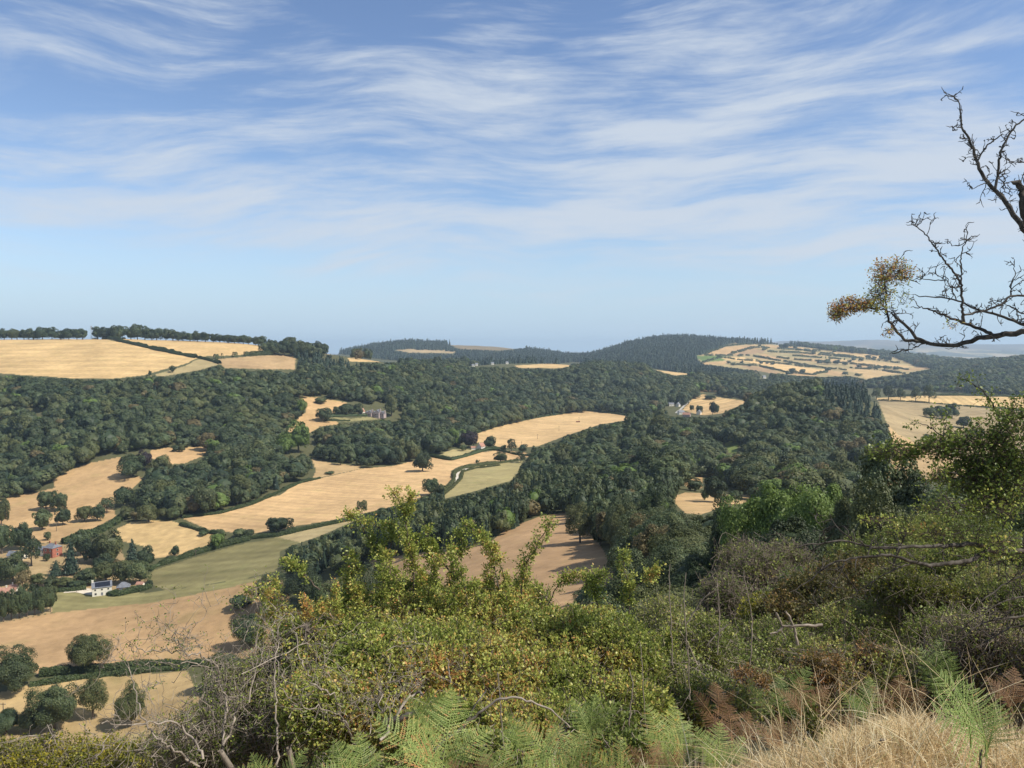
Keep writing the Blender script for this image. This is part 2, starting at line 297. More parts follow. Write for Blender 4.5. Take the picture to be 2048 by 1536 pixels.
# ------------------------------------------------------------------ fields: outline as seen in the photo, distance range, colour, rows
GOLD=(.56,.41,.215); TAN=(.47,.325,.175); BRN=(.36,.25,.145); OLV=(.25,.235,.12); GRN=(.17,.205,.075); SAGE=(.31,.28,.155); PALE=(.52,.38,.20)
FIELDS = [
 ('stubble_field','big pale stubble field on the left plateau',[(-600,673),(0,677),(100,679),(150,676),(205,677),(300,697),(395,716),(370,728),(330,738),(290,750),(230,757),(150,757),(80,752),(0,747),(-600,745)],1120,1640,GOLD,(0.06,1,14,.13)),
 ('stubble_field','pale stubble field right of the plateau hedge',[(210,675),(250,672),(340,675),(450,683),(525,690),(530,700),(480,710),(400,713),(300,693)],1200,1640,(.55,.40,.21),(0.3,1,16,.06)),
 ('field_margin','grassy margin under the plateau hedge',[(395,718),(430,721),(440,728),(400,740),(330,752),(300,752),(370,732)],1100,1500,(.36,.30,.17),None),
 ('pasture','brown pasture below the plateau tree row',[(430,719),(500,713),(560,709),(592,713),(590,739),(520,738),(450,736)],1150,1560,(.40,.29,.17),(0.2,1,12,.05)),
 ('stubble_field','pale strip of field on the wooded ridge',[(651,702),(709,710),(700,714),(650,708)],1300,2300,GOLD,None),
 ('stubble_field','second pale strip of field on the wooded ridge',[(695,716),(740,714),(809,721),(800,725),(700,723)],1300,2300,GOLD,None),
 ('stubble_field','long pale field strip beyond the middle wood',[(1030,731),(1100,727),(1152,731),(1120,736),(1035,736)],2000,2700,GOLD,None),
 ('stubble_field','short pale field strip beyond the middle wood',[(1120,724),(1167,721),(1160,727),(1122,728)],2000,2900,GOLD,None),
 ('stubble_field','pale wedge of field beyond the middle wood',[(1296,732),(1345,740),(1388,748),(1350,751),(1310,740)],2000,2900,GOLD,None),
 ('pasture','sloping park meadow left of the manor',[(597,793),(640,795),(693,806),(675,818),(665,835),(678,848),(640,853),(615,869),(576,863),(590,840),(612,825),(610,808)],850,1500,(.50,.345,.185),(0.5,1,9,.06)),
 ('lawn','manor lawn behind clipped hedges',[(655,833),(700,837),(765,832),(760,838),(700,843),(655,842)],850,1500,OLV,None),
 ('pasture','small dry meadow in the left wood',[(300,901),(337,895),(422,893),(405,912),(370,926),(340,929),(300,916)],650,1100,(.50,.345,.19),None),
 ('pasture','dry park meadow on the left',[(242,914),(258,930),(240,950),(290,955),(265,977),(232,987),(228,1020),(232,1033),(180,1060),(130,1080),(60,1090),(20,1082),(0,1070),(-60,1065),(-60,1000),(10,1000),(20,990),(75,985),(110,975),(106,958),(143,938),(180,926)],560,1000,(.48,.335,.185),None),
 ('rough_field','rounded tussocky field above the lane',[(225,1062),(262,1044),(300,1040),(345,1042),(380,1055),(420,1066),(447,1080),(420,1093),(350,1112),(308,1116),(288,1092),(245,1082)],520,760,(.52,.385,.20),(0,0,5,.25)),
 ('stubble_field','long pale stubble field in the valley',[(365,1037),(420,1028),(512,1001),(562,990),(584,972),(624,960),(687,946),(724,937),(787,932),(827,922),(862,915),(900,921),(962,905),(987,902),(1010,903),(1040,908),(1030,920),(987,923),(937,928),(912,935),(902,942),(904,957),(890,971),(857,990),(787,1012),(724,1028),(662,1040),(600,1051),(557,1060),(512,1066),(460,1064),(420,1060)],520,1150,(.56,.395,.22),(-0.52,1,9,.09)),
 ('pasture','small dry meadow above the long stubble field',[(622,915),(660,926),(720,932),(722,937),(687,945),(640,955),(626,957),(632,940)],650,1100,(.46,.34,.19),None),
 ('pasture','pale green field right of the white track',[(915,942),(960,931),(1045,922),(1036,945),(1020,962),(950,982),(880,1000),(905,976),(913,960)],560,1100,(.36,.32,.165),(-0.4,1,10,.06)),
 ('pasture','green grass field in the valley bottom',[(295,1152),(310,1140),(400,1111),(470,1092),(555,1074),(600,1085),(560,1102),(555,1141),(500,1155),(400,1172),(330,1180),(300,1167)],420,700,(.225,.21,.105),(-0.35,1,14,.12)),
 ('pasture','dry strip at the head of the green field',[(555,1074),(600,1062),(690,1038),(725,1035),(640,1072),(600,1085)],420,800,(.37,.31,.18),(-0.35,1,10,.08)),
 ('lawn','green paddock below the white house',[(90,1182),(180,1184),(290,1186),(400,1172),(540,1149),(548,1153),(450,1177),(300,1206),(105,1226),(105,1200)],400,560,(.24,.225,.11),(-0.2,1,7,.1)),
 ('pasture','large brown dry pasture at lower left',[(-600,1310),(-100,1262),(0,1247),(105,1226),(300,1206),(450,1177),(560,1150),(580,1200),(560,1300),(470,1322),(430,1331),(300,1331),(210,1337),(80,1347),(0,1340),(-600,1345)],280,520,(.42,.29,.165),(0,0,6,.12)),
 ('pasture','dry pasture below the lower hedge',[(-600,1415),(0,1385),(60,1370),(220,1352),(375,1342),(400,1400),(380,1460),(0,1470),(-600,1480)],240,400,(.43,.325,.175),(0,0,6,.12)),
 ('pasture','strip of dry pasture at the left foot of the hill',[(-600,1480),(0,1470),(380,1460),(400,1500),(200,1600),(-600,1700)],200,340,(.40,.31,.175),None),
 ('stubble_field','far stubble field beyond the cottage',[(944,886),(950,868),(1000,852),(1080,835),(1160,822),(1190,823),(1262,833),(1262,839),(1200,849),(1130,872),(1090,887),(1070,896),(1040,900),(1000,896),(975,884)],1000,1750,(.57,.41,.225),(-0.55,1,22,.06)),
 ('pasture','dry strip under the row of field trees',[(990,899),(1050,905),(1062,913),(1040,918),(1000,905)],850,1300,TAN,None),
 ('garden','pale cottage garden ground',[(880,908),(905,899),(950,899),(935,906),(905,915)],850,1250,(.42,.37,.2),None),
 ('stubble_field','village field with hay rows',[(1365,820),(1385,797),(1405,788),(1420,792),(1497,803),(1470,815),(1430,833),(1395,829)],1400,2100,(.50,.36,.19),(0.9,1,18,.18)),
 ('pasture','thin pale clearing above the village',[(1392,785),(1400,780),(1436,779),(1432,783)],1500,2300,TAN,None),
 ('pasture','smooth brown hill pasture below the near wood',[(735,1122),(830,1106),(975,1088),(1010,1060),(1060,1040),(1090,1030),(1142,1022),(1200,1090),(1232,1142),(1245,1190),(1160,1235),(1060,1250),(900,1200),(760,1142)],150,470,(.40,.275,.165),(0,0,6,.1)),
 ('pasture','dry hill meadow around the twin trees',[(1348,992),(1370,985),(1502,990),(1500,1004),(1440,1016),(1400,1030),(1370,1026),(1352,1008)],330,620,(.47,.34,.19),(0,0,5,.12)),
 ('pasture','scrap of dry meadow inside the wood',[(1362,965),(1406,952),(1404,976),(1380,978)],400,800,TAN,None),
 ('bracken_clearing','bright green clearing in the wooded hill',[(1445,880),(1460,878),(1478,885),(1472,908),(1458,905)],650,1100,(.16,.21,.07),None),
 ('stubble_field','pale striped field behind the poplar row',[(1731,773),(1780,776),(2045,793),(2110,796),(2110,818),(2036,816),(1960,812),(1860,805),(1755,800)],1250,1900,(.57,.42,.215),(1.25,1,15,.16)),
 ('pasture','brown pasture around the dark clump',[(1756,801),(1860,806),(2036,822),(2150,828),(2150,970),(1960,970),(1830,930),(1790,903),(1775,850)],700,1650,(.335,.27,.165),(0.6,1,22,.08)),
 ('pasture','tan foot of the brown pasture',[(1776,850),(1795,868),(1850,895),(1930,935),(1960,990),(1740,990),(1790,905)],600,1200,(.44,.32,.18),None),
]
PATCH = [  # the far patchwork hillside
 ([(1411,709),(1449,694),(1504,690),(1526,695),(1463,709),(1414,711)],TAN),([(1391,712),(1436,711),(1458,713),(1438,717),(1455,721),(1405,724)],(.12,.19,.06)),
 ([(1440,716),(1471,714),(1531,721),(1600,730),(1654,739),(1627,747),(1575,743),(1518,728)],(.66,.47,.235)),([(1405,725),(1455,722),(1450,729),(1408,729)],TAN),
 ([(1480,732),(1510,731),(1559,744),(1553,748),(1504,740)],BRN),([(1465,709),(1504,698),(1529,701),(1526,706),(1472,712)],BRN),
 ([(1510,712),(1529,708),(1581,723),(1531,719)],TAN),([(1537,698),(1586,701),(1600,705),(1540,705)],SAGE),([(1553,708),(1654,713),(1613,716),(1559,712)],SAGE),
 ([(1581,716),(1695,721),(1704,727),(1630,724),(1586,719)],TAN),([(1665,702),(1750,710),(1786,715),(1750,717),(1674,711)],GOLD),
 ([(1654,717),(1734,721),(1832,733),(1805,736),(1723,729)],GOLD),([(1704,729),(1736,728),(1750,733),(1709,736)],TAN),
 ([(1679,737),(1750,740),(1805,746),(1766,751),(1731,758),(1723,748)],PALE),([(1467,686),(1526,686),(1553,687),(1504,689)],TAN),
 ([(1529,690),(1564,692),(1654,701),(1594,698),(1532,695)],TAN),([(1564,726),(1665,736),(1641,739),(1572,729)],SAGE),
 ([(1575,744),(1627,749),(1640,752),(1590,752)],TAN),([(1655,740),(1690,745),(1680,752),(1650,748)],TAN),([(1840,733),(1870,736),(1820,742),(1800,741)],TAN),
 ([(1600,706),(1660,710),(1655,712),(1600,709)],TAN),([(1665,712),(1700,715),(1698,719),(1660,716)],SAGE)]
FIELDS.append(('hill_field', 'dry hedged farmland of the far patchwork hillside', [(1391,712),(1449,691),(1467,685),(1504,685),(1560,687),(1654,700),(1786,713),(1832,732),(1872,736),(1825,745),(1805,750),(1766,753),(1731,759),(1700,752),(1640,754),(1575,750),(1540,744),(1480,738),(1405,727)], 2500, 5900, (.38,.31,.165), (.2,1,60,.12)))
for pts, c in PATCH: FIELDS.append(('hill_field', None, pts, 2500, 5900, c, None))
FIELDS.append(('garden_ground','dry ground around the brick house and farm buildings',[(-100,1082),(60,1092),(130,1080),(150,1090),(215,1075),(240,1090),(250,1120),(300,1150),(290,1176),(180,1183),(100,1183),(105,1225),(0,1247),(-100,1260)],420,640,(.34,.26,.15),(0,0,5,.2)))
FIELDS.append(('clearing','pale felled clearing on the far wooded hill',[(788,700),(805,697),(860,698),(912,702),(905,707),(820,705)],3800,5600,(.42,.33,.2),None))
FIELDS.append(('clearing','heathy crest of the far wooded hill',[(895,688),(960,684),(1030,688),(1052,696),(1000,701),(920,698)],3800,5800,(.22,.18,.12),None))
FIELDS.append(('clearing','green ground of the quarry wood',[(-5,828),(20,820),(60,825),(60,850),(20,868),(-5,870)],800,1100,(.20,.17,.12),(0,0,4,.3)))
def pip(px, py, poly):
    ins = np.zeros(px.shape, bool); n = len(poly)
    for i in range(n):
        x0, y0 = poly[i]; x1, y1 = poly[(i + 1) % n]
        if y0 == y1: continue
        c = ((y0 > py) != (y1 > py)) & (px < (x1 - x0) * (py - y0) / (y1 - y0) + x0)
        ins ^= c
    return ins
# raster of everything open, photo space, 1 px (for keeping crowns from covering fields)
MU0, MV0 = -620, 600
mask = np.zeros((1150, 3300), np.uint8)
for fi, f in enumerate(FIELDS):
    if f[0] in ('garden_ground',) or 'quarry' in (f[1] or ''): continue
    xs = [p[0] for p in f[2]]; ys = [p[1] for p in f[2]]
    a0, a1, b0, b1 = int(min(xs)) - 1, int(max(xs)) + 2, int(min(ys)) - 1, int(max(ys)) + 2
    gu, gv = np.meshgrid(np.arange(a0, a1) + .5, np.arange(b0, b1) + .5)
    m = pip(gu, gv, f[2]); j0, i0 = a0 - MU0, b0 - MV0
    sub = mask[max(i0,0):i0 + m.shape[0], max(j0,0):j0 + m.shape[1]]
    m = m[max(-i0,0):, max(-j0,0):][:sub.shape[0], :sub.shape[1]]
    sub[m] = fi + 1
def open_at(u, v):
    j = np.clip((u - MU0).astype(int), 0, mask.shape[1] - 1); i = np.clip((v - MV0).astype(int), 0, mask.shape[0] - 1)
    return mask[i, j]

PU, PV = PX(np.stack([XX, YY, Z], -1))
fid = np.zeros((NR, NC), np.int32)
jx = 1.6 * (fbm(XX / 14, YY / 14, 31) - .5); 
colr = np.zeros((NR, NC, 3)); colr[:] = (.085, .085, .042)
near = np.clip((1 - (YY - 60) / 300), 0, 1)[..., None]
colr = colr * (1 - near) + np.array((.20, .165, .085)) * near
dry = np.clip((6.5 - YY) / 2.0, 0, 1)[..., None]
colr = colr * (1 - dry) + np.array((.42, .31, .17)) * dry
# distant plain: patches
pn = fbm(XX / 500, YY / 1100, 77, 3); pc = vnoise(XX / 330 + 3 * pn, YY / 700 + 2 * pn, 21)
plain = np.where((pc > 0.60)[..., None], (.46, .36, .22), np.where((pc > 0.47)[..., None], (.20, .20, .11), (.075, .085, .055)))
plain = plain * .72
hill = np.clip((YY - 14000) / 1500, 0, 1)[..., None]
plain = plain * (1 - hill * .8) + np.array((.10, .085, .08)) * hill * .8
tf = np.clip((YY - 6500) / 800, 0, 1)[..., None]
colr = colr * (1 - tf) + plain * tf
for fi, (nm, lb, poly, y0, y1, c, st) in enumerate(FIELDS):
    r = np.nonzero((RY >= y0) & (RY <= y1))[0]
    if not len(r): continue
    s = slice(r[0], r[-1] + 1)
    xs = [p[0] for p in poly]; cc = np.nonzero((1024 + F * ca > min(xs) - 30) & (1024 + F * ca < max(xs) + 30))[0]
    if not len(cc): continue
    q = slice(cc[0], cc[-1] + 1)
    w = 1.2 * (fbm(XX[s, q] / 9, YY[s, q] / 9, 5) - .5)
    m = pip(PU[s, q] + w, PV[s, q] + w, poly)
    col = np.array(c)[None, None] * np.array([.84, .795, .725]) * np.ones(m.shape + (1,))
    x, y = XX[s, q], YY[s, q]
    big = fbm(x / 55, y / 55, fi, 4) - .5; col = col * (1 + 0.42 * big[..., None] + 0.22 * (fbm(x / 13, y / 13, fi + 50, 3) - .5)[..., None])
    if st:
        ang, on, per, amp = st
        if on:
            k = x * math.sin(ang) * -1 + y * math.cos(ang); k = k + 5 * (fbm(x / 90, y / 90, 8) - .5)
            sw = np.sin(2 * math.pi * k / per) * .6 + np.sin(2 * math.pi * k / per / 2.7 + 1) * .4
            col = col * (1 + 1.35 * amp * sw[..., None])
        else:
            k = fbm(x / per, y / per, 99 + fi, 3) - .5; col = col * (1 + 2 * amp * k[..., None])
    colr[s, q][m] = col[m]; fid[s, q][m] = fi + 1
# faces -> objects
idx = np.arange(NR * NC).reshape(NR, NC)
quads = np.stack([idx[:-1, :-1], idx[:-1, 1:], idx[1:, 1:], idx[1:, :-1]], -1).reshape(-1, 4)
qf = fid.ravel()[quads]; face_id = np.where((qf[:, 0] == qf[:, 1]) | (qf[:, 0] == qf[:, 2]) | (qf[:, 0] == qf[:, 3]), qf[:, 0], qf[:, 2])
V3 = np.stack([XX, YY, Z], -1).reshape(-1, 3); C4 = np.concatenate([colr.reshape(-1, 3), np.ones((NR * NC, 1))], 1)
def ground_mat():
    m, nt, b = princ('ground', 0.95, 0.1)
    at = N(nt, 'ShaderNodeAttribute', attribute_name='soil')
    t = N(nt, 'ShaderNodeTexCoord')
    n1 = noise_n(nt, t.outputs['Object'], 0.16, 6, 0.65); n2 = noise_n(nt, t.outputs['Object'], 0.022, 4, 0.55, 0.6)
    n3 = noise_n(nt, t.outputs['Object'], 1.4, 5, 0.7)
    k = math_n(nt, 'ADD', maprange(nt, n1, 0.25, 0.75, 0.80, 1.20, False), maprange(nt, n2, 0.3, 0.7, -0.10, 0.10, False))
    k = math_n(nt, 'ADD', k, maprange(nt, n3, 0.25, 0.75, -0.08, 0.08, False))
    c = mixc(nt, 1.0, at.outputs['Color'], combine(nt, k, k, math_n(nt, 'MULTIPLY', k, 0.98)), 'MULTIPLY')
    gr = mixc(nt, maprange(nt, noise_n(nt, t.outputs['Object'], 0.05, 5, 0.6), 0.52, 0.75, 0, 0.35), c, mixc(nt, 1.0, c, (.74, .92, .72), 'MULTIPLY'))
    nt.links.new(gr, b.inputs['Base Color']); return m
MG = ground_mat()
for k in range(len(FIELDS) + 1):
    fs = quads[face_id == k]
    if not len(fs): continue
    used, inv = np.unique(fs, return_inverse=True)
    nm = 'ground' if k == 0 else FIELDS[k - 1][0]
    me = mesh_np(nm, V3[used], inv.reshape(-1, 4), MG, True, [('soil', 'POINT', 'FLOAT_COLOR', C4[used])])
    o = link(nm, me); o['kind'] = 'structure'
    if k and FIELDS[k - 1][1]: o['label'] = FIELDS[k - 1][1]
# ------------------------------------------------------------------ tree library
def ico_shell(rng, sub=2, amp=0.15):
    import bmesh
    bm = bmesh.new(); bmesh.ops.create_icosphere(bm, subdivisions=sub, radius=1.0)
    v = np.array([q.co[:] for q in bm.verts]); f = np.array([[q.index for q in p.verts] for p in bm.faces]); bm.free()
    return v * (1 + amp * rng.standard_normal((len(v), 1))), f
def leaf_quads(P, Nn, size, rng, asp=1.0):
    """square-ish leaf clumps at P facing Nn"""
    n = len(P); t = unit(np.cross(Nn, rng.standard_normal((n, 3)))); b = np.cross(Nn, t)
    s = (size * rng.uniform(.6, 1.3, n))[:, None] if np.isscalar(size) else (size * rng.uniform(.6, 1.3, n))[:, None]
    k = .32 * s
    V = np.stack([P - t*s*.5*asp - b*s*.18, P + t*s*.12 - b*s*.5 + Nn*k*.3, P + t*s*.5*asp + b*s*.15, P - t*s*.1 + b*s*.5 + Nn*k*.3], 1).reshape(-1, 3)
    return V, np.arange(4 * n).reshape(n, 4)
def broad_crown(seed, nc, per, size, mat, z0=0.16, top=1.0, spread=1.0, core=True, gap=0.0, soft=.55):
    """unit crown: radius .5, from z0 to 1; clumps of small leaf faces over an uneven dome"""
    rng = np.random.default_rng(seed)
    d = unit(rng.standard_normal((nc * 3, 3))); d = d[d[:, 2] > -0.62][:nc]; nc = len(d)
    rr = rng.uniform(.50, .80, nc)[:, None]; cr = rng.uniform(.20, .44, nc)
    # uneven outline: low-frequency lumps
    lump = 1 + .20 * np.sin(3 * np.arctan2(d[:, 1], d[:, 0]) + seed) + .12 * np.sin(5 * d[:, 2] + seed * 2)
    c = d * rr * lump[:, None]
    ci = rng.integers(0, nc, nc * per); e = unit(rng.standard_normal((nc * per, 3)) + np.array([0, 0, .35]) + .7 * d[ci])
    p = c[ci] + e * (cr[ci] * (rng.uniform(.72, 1.05, len(ci)) + .09 * np.abs(rng.standard_normal(len(ci)))))[:, None]
    # keep the outside of the crown
    dist = np.sqrt(((p[:, None, :] - c[None]) ** 2).sum(-1)) / cr[None] if len(p) < 9000 else None
    if dist is not None: keep = (dist < 0.86).sum(1) <= 1
    else: keep = np.linalg.norm(p, axis=1) > .5
    if gap: keep &= (np.sin(p[:, 0] * 9 + seed) + np.sin(p[:, 1] * 8) + np.sin(p[:, 2] * 10 + seed)) > (-3 + gap * 3)
    p = p[keep]; e = e[keep]
    nn = unit(e + d[ci][keep] * .5 + soft * rng.standard_normal(p.shape) + np.array([0, 0, .25]))
    def squash(q):
        q = q.copy(); q[:, :2] *= .5 * spread; zc = (top - z0) / 2
        q[:, 2] = z0 + zc + q[:, 2] * zc; return q
    P = squash(p); V, Fq = leaf_quads(P, nn, size, rng)
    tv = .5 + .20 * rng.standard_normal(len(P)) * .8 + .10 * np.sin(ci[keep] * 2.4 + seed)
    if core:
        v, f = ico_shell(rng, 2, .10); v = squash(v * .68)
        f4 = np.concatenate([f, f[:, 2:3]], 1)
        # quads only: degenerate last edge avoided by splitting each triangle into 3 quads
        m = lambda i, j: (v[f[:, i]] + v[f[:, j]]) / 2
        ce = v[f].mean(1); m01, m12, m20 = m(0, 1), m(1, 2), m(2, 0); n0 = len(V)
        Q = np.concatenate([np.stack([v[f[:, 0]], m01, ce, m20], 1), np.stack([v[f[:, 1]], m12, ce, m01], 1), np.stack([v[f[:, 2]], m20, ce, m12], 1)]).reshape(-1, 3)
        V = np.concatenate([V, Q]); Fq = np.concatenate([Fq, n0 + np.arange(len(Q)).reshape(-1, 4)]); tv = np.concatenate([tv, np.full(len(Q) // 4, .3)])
    return mesh_np('crown', V, Fq, mat, False, [('tv', 'FACE', 'FLOAT', np.clip(tv, 0, 1))])
def cone_crown(seed, tiers, per, size, mat, z0=0.10, power=1.0, droop=.25):
    """unit conifer: radius .5, drooping whorls of short boughs"""
    rng = np.random.default_rng(seed); Pl, Nl, Tl = [], [], []
    for i in range(tiers):
        t = (i + rng.uniform(0, .7)) / tiers; z = z0 + (1 - z0) * t; r = .5 * (1 - t) ** power + .02
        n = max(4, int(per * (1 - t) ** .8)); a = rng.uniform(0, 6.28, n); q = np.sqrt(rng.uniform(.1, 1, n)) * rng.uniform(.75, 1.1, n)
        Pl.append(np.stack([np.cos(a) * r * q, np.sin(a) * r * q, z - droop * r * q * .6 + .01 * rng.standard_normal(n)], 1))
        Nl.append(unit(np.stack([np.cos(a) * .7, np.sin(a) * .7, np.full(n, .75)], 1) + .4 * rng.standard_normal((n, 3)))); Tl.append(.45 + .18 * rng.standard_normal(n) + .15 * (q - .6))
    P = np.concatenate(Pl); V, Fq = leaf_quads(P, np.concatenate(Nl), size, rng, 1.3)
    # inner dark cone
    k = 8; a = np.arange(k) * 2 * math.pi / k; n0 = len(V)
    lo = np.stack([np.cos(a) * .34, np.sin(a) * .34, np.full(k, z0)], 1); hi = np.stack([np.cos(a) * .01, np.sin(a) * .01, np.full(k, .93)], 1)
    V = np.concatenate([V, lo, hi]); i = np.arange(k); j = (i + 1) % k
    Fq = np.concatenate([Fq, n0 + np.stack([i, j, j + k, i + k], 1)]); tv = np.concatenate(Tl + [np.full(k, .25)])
    return mesh_np('crown', V, Fq, mat, False, [('tv', 'FACE', 'FLOAT', np.clip(tv, 0, 1))])
def tubes(P, R, sides=5):
    """P (n,k,3) polylines, R (n,k) radii -> verts, quads"""
    P = np.asarray(P, float); R = np.asarray(R, float); n, k, _ = P.shape
    T = np.gradient(P, axis=1); T = unit(T); ref = np.where(np.abs(T[:, :1, 2:3]) > .9, np.array([1., 0, 0]), np.array([0, 0, 1.]))
    A = unit(np.cross(T, np.broadcast_to(ref, T.shape))); B = np.cross(T, A)
    a = np.arange(sides) * 2 * math.pi / sides
    V = P[:, :, None] + R[:, :, None, None] * (np.cos(a)[None, None, :, None] * A[:, :, None] + np.sin(a)[None, None, :, None] * B[:, :, None])
    idx = np.arange(n * k * sides).reshape(n, k, sides); nx = np.roll(idx, -1, 2)
    Fq = np.stack([idx[:, :-1], nx[:, :-1], nx[:, 1:], idx[:, 1:]], -1).reshape(-1, 4)
    return V.reshape(-1, 3), Fq
def cat_mesh(parts):
    V, Fq, n = [], [], 0
    for v, f in parts: V.append(v); Fq.append(f + n); n += len(v)
    return np.concatenate(V), np.concatenate(Fq)
def resample(pts, k, wig=0.0, rng=None):
    pts = np.asarray(pts, float); d = np.r_[0, np.cumsum(np.linalg.norm(np.diff(pts, axis=0), axis=1))]
    t = np.linspace(0, d[-1], k); out = np.stack([np.interp(t, d, pts[:, i]) for i in range(3)], 1)
    if wig and rng is not None: out[1:-1] += rng.standard_normal((k - 2, 3)) * wig
    return out
MBARK = simple('bark', (.17, .14, .105), .9, .15, .35, 6)
MTRUNK = simple('tree_bark', (.13, .105, .08), .9, .1, .3, .8)
def trunk_mesh(seed, r=.035, h=.6, limbs=5):
    rng = np.random.default_rng(seed); P = []; R = []
    base = np.array([[0, 0, -.04], [0.004, 0, .1], [0, .006, .25], [.01, 0, h]]); P.append(resample(base, 8)); R.append(np.linspace(r * 1.25, r * .35, 8))
    for i in range(limbs):
        a = i * 2.4 + rng.uniform(0, 1); z = rng.uniform(.16, .4); e = np.array([math.cos(a) * .33, math.sin(a) * .33, z + rng.uniform(.18, .4)])
        s = np.array([0, 0, z]); P.append(resample([s, s * .5 + e * .5 + [0, 0, -.02], e], 8, .006, rng)); R.append(np.linspace(r * .5, r * .12, 8))
    v, f = tubes(P, R, 6); return mesh_np('trunk', v, f, MTRUNK, True)
DG = [(0, (.022, .038, .020)), (.45, (.055, .078, .034)), (.75, (.085, .108, .044)), (1, (.13, .145, .06))]
M_DARK = leafmat('leaf_dark_green', DG, .50, .22, bri=.55)
M_OLIVE = leafmat('leaf_olive', [(0, (.04, .055, .022)), (.5, (.095, .112, .042)), (1, (.17, .17, .065))], .25, .25, bri=.25)
M_LIME = leafmat('leaf_fresh', [(0, (.05, .09, .02)), (.5, (.13, .19, .045)), (1, (.20, .27, .07))], .15, .3)
M_COP = leafmat('leaf_copper', [(0, (.012, .010, .012)), (.5, (.035, .024, .03)), (1, (.06, .04, .045))], .1, .2)
M_OCH = leafmat('leaf_ochre', [(0, (.06, .05, .025)), (.5, (.14, .115, .05)), (1, (.24, .2, .09))], .2, .25)
M_CON = leafmat('needle_dark', [(0, (.014, .030, .020)), (.5, (.034, .056, .034)), (1, (.06, .085, .045))], .25, .1, bri=.3)
M_HEDGE = leafmat('leaf_hedge', [(0, (.025, .042, .018)), (.5, (.058, .084, .03)), (1, (.10, .125, .045))], .1, .2)
M_LIST = {'dark': M_DARK, 'olive': M_OLIVE, 'lime': M_LIME, 'copper': M_COP, 'ochre': M_OCH}
def recol(me, mat):
    m = me.copy(); m.materials.clear(); m.materials.append(mat); return m
LIB = {}
for v in range(5):
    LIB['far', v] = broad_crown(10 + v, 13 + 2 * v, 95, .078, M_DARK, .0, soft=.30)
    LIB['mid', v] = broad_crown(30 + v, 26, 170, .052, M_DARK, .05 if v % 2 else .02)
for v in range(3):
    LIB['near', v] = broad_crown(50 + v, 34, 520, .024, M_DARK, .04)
    LIB['loose', v] = broad_crown(60 + v, 30, 110, .05, M_OLIVE, .14, core=False, gap=.42, spread=.95)
    LIB['looseN', v] = broad_crown(64 + v, 40, 330, .026, M_OLIVE, .12, core=False, gap=.40, spread=.95)
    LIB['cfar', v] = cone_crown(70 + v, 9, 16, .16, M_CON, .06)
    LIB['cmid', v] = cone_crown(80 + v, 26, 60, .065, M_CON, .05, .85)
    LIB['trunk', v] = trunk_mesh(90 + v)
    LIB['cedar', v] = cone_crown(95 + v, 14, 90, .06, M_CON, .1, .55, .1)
_mc = {}
def crown_of(kind, v, mat):
    n = 3 if (kind, 4) not in LIB else 5
    k = (kind, v % n, mat)
    if k not in _mc:
        me = LIB[kind, v % n]; _mc[k] = me if mat is None else recol(me, M_LIST.get(mat) or M_CON)
    return _mc[k]
rngT = np.random.default_rng(7)
def tree(p, w, h, kind, mat, label, group=None, name=None, trunk=True, cat='tree', depth=None):
    v = int(rngT.integers(0, 15)); nm = name or ('conifer_tree' if kind in ('cfar', 'cmid') else 'broadleaf_tree')
    r = empty(nm, tuple(float(q) for q in p)); r.scale = (w, depth or w, h); r.rotation_euler = (0, 0, float(rngT.uniform(0, 6.28)))
    tag(r, label, cat, group)
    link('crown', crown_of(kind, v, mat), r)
    if trunk: link('trunk', LIB['trunk', v % 3], r)
    return r
def tree_px(u, v, hp, wp, kind, mat, label, y0=200, y1=6000, **kw):
    p = G2(u, v, y0, y1); h = hp * p[1] / F; w = wp * p[1] / F
    return tree(p - [0, 0, .02 * h], w, h, kind, mat, label, **kw)

